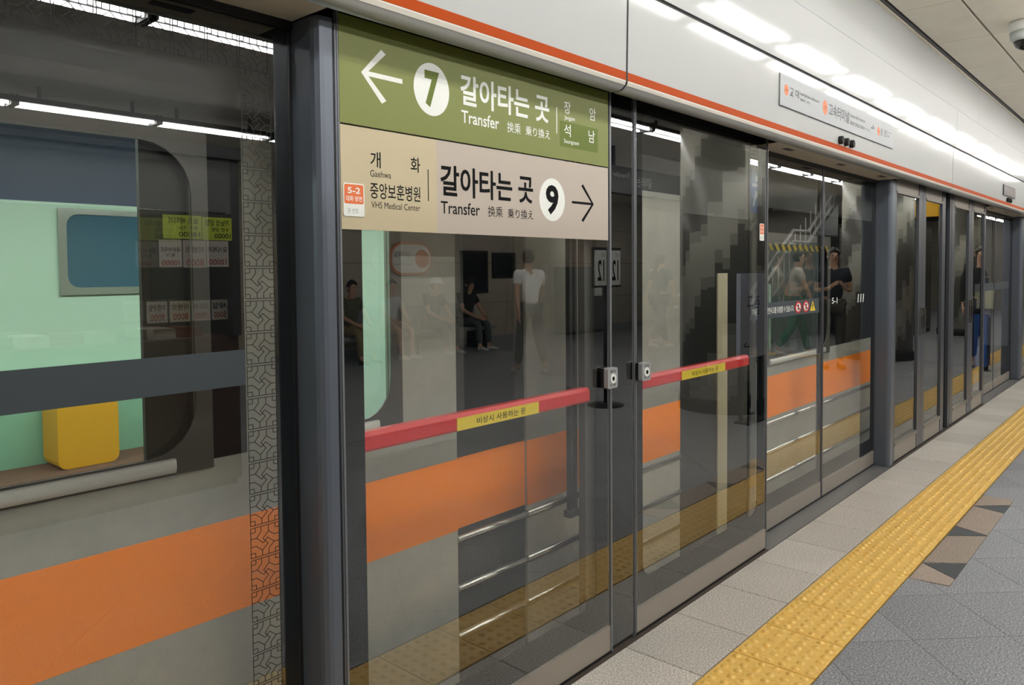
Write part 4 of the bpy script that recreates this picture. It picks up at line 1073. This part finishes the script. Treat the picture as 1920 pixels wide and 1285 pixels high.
    if bag:
        y = J['ch'][1]-.20; zc = J['ch'][2]-.08
        mb = MB().prism(rrect(-.15, .15, zc-.22, zc+.2, .06, 5), 'x', -.07, .07, bag)
        mb.v = [(v[1], y+v[0], v[2]) for v in mb.v]; mb.f = [f[::-1] for f in mb.f]; loc_build(mb, 'backpack')
    return root
M_ = lambda n, h, r_=.8: pbr(n, h, r_)
white_t, dark_t, black_t = M_('white_cotton', '#f2f3f0'), M_('charcoal_cotton', '#35373c'), M_('black_cotton', '#151618')
black_hair, brown_hair = M_('black_hair', '#16130f', .4), M_('brown_hair', '#2d2018', .4)
shoe_w, shoe_b = M_('white_shoe', '#dcdcd8', .5), M_('black_shoe', '#1b1b1d', .5)
grey_p, navy_p, beige_p = M_('grey_trousers', '#5c5f5c'), M_('navy_trousers', '#2a2e3b'), M_('beige_cotton', '#b9a98a')
HP = math.pi/2
person((5.2, 8.05, 0), R(-62), 'person in a white short-sleeved shirt and grey trousers walking across the platform', 'walk', white_t, grey_p, shoe_w, black_hair)
sit_y = [7.35, 8.15, 9.15, 9.98]
bench = thing('platform_bench', (8.35, 8.8, 0), 'long grey platform bench against the wall with seated people', 'bench')
MB().box(8.1, 8.62, 6.8, 10.5, .37, .43, pbr('bench_seat', '#8d8f8d', .5)).build('seat', bench)
MB().box(8.66, 8.72, 6.8, 10.5, .5, .85, pbr('bench_seat', '#8d8f8d', .5)).build('backrest', bench)
for a in (6.95, 8.6, 10.3):
    MB().box(8.2, 8.7, a, a+.05, 0, .37, m_darkmetal).box(8.62, 8.7, a, a+.05, .37, .8, m_darkmetal).build('leg', bench)
person((8.42, sit_y[0], 0), HP, 'person in an olive top seated at the near end of the bench', 'sit', M_('olive_cotton', '#55573f'), M_('sand_trousers', '#8b7d58'), shoe_b, black_hair)
person((8.42, sit_y[1], 0), HP, 'person in a light grey top and beige shorts seated second on the bench', 'sit', M_('light_grey_cotton', '#b6b8ba'), beige_p, shoe_w, brown_hair, bare_legs=True)
person((8.42, sit_y[2], 0), HP, 'person in a white cap and dark top seated third on the bench', 'sit', dark_t, grey_p, shoe_w, black_hair, hat=white_t)
person((8.42, sit_y[3], 0), HP, 'person in a black cap with long black hair seated last on the bench', 'sit', black_t, M_('slate_trousers', '#4d5358'), shoe_w, black_hair, long_hair=True, hat=black_t)
person((5.6, 12.15, 0), R(20), 'person in a dark short-sleeved shirt walking away past the column', 'walk', M_('navy_cotton', '#2b2f3a'), navy_p, shoe_w, black_hair)
person((6.15, 13.0, 0), R(10), 'person in a white top with a grey backpack walking beyond the column', 'walk', white_t, M_('khaki_skirt', '#6d6a52'), shoe_w, brown_hair, long_hair=True, bag=M_('grey_bag', '#777a78'))
person((2.0, 11.2, 0), R(150), 'person in dark clothes with a blue strap standing before the far column', 'phone', M_('ink_cotton', '#20242c'), M_('dark_khaki', '#4b483f'), shoe_b, black_hair, bag=M_('blue_bag', '#2d6f92'))
person((2.95, 12.2, 0), R(60), 'person in a pale top and green trousers walking near the stairs', 'walk', M_('pale_cotton', '#cfc8b8'), M_('green_trousers', '#2f6a52'), shoe_w, black_hair)
person((.62, 12.75, 0), R(175), 'person in a black sweater carrying a cream bag near the far sliding doors', 'stand', black_t, navy_p, shoe_w, black_hair, long_sleeve=True)
cb = thing('tote_bag', (.36, 12.6, .84), 'cream tote bag held beside the person in the black sweater', 'bag')
MB().prism([(.25, .85), (.47, .85), (.49, 1.16), (.23, 1.16)], 'y', 12.52, 12.60, M_('cream_canvas', '#e2e0ba')).build('pouch', cb)
MB().tube([(.29, 12.56, 1.15), (.31, 12.56, 1.3), (.41, 12.56, 1.3), (.43, 12.56, 1.15)], .008, M_('cream_canvas', '#e2e0ba'), 6).build('handle', cb)
bc = thing('blue_suitcase', (.38, 12.3, 0), 'bright blue suitcase standing on the floor by the person in the black sweater', 'suitcase')
MB().prism([(.27, .06), (.49, .06), (.49, .74), (.46, .78), (.30, .78), (.27, .74)], 'y', 12.18, 12.44, pbr('case_blue', '#1f66c9', .4)).build('shell', bc)
for y in (12.22, 12.40):
    for x in (.30, .46): MB().tube([(x-.012, y, .03), (x+.012, y, .03)], .03, m_black, 10).build('wheel', bc)
MB().tube([(.33, 12.31, .78), (.33, 12.31, 1.0), (.43, 12.31, 1.0), (.43, 12.31, .78)], .009, m_darkmetal, 6).build('handle', bc)
for k in range(7):
    tile_at('tactile_tile', me_t, (2.75+.31*k, 12.6, .0006), floor)
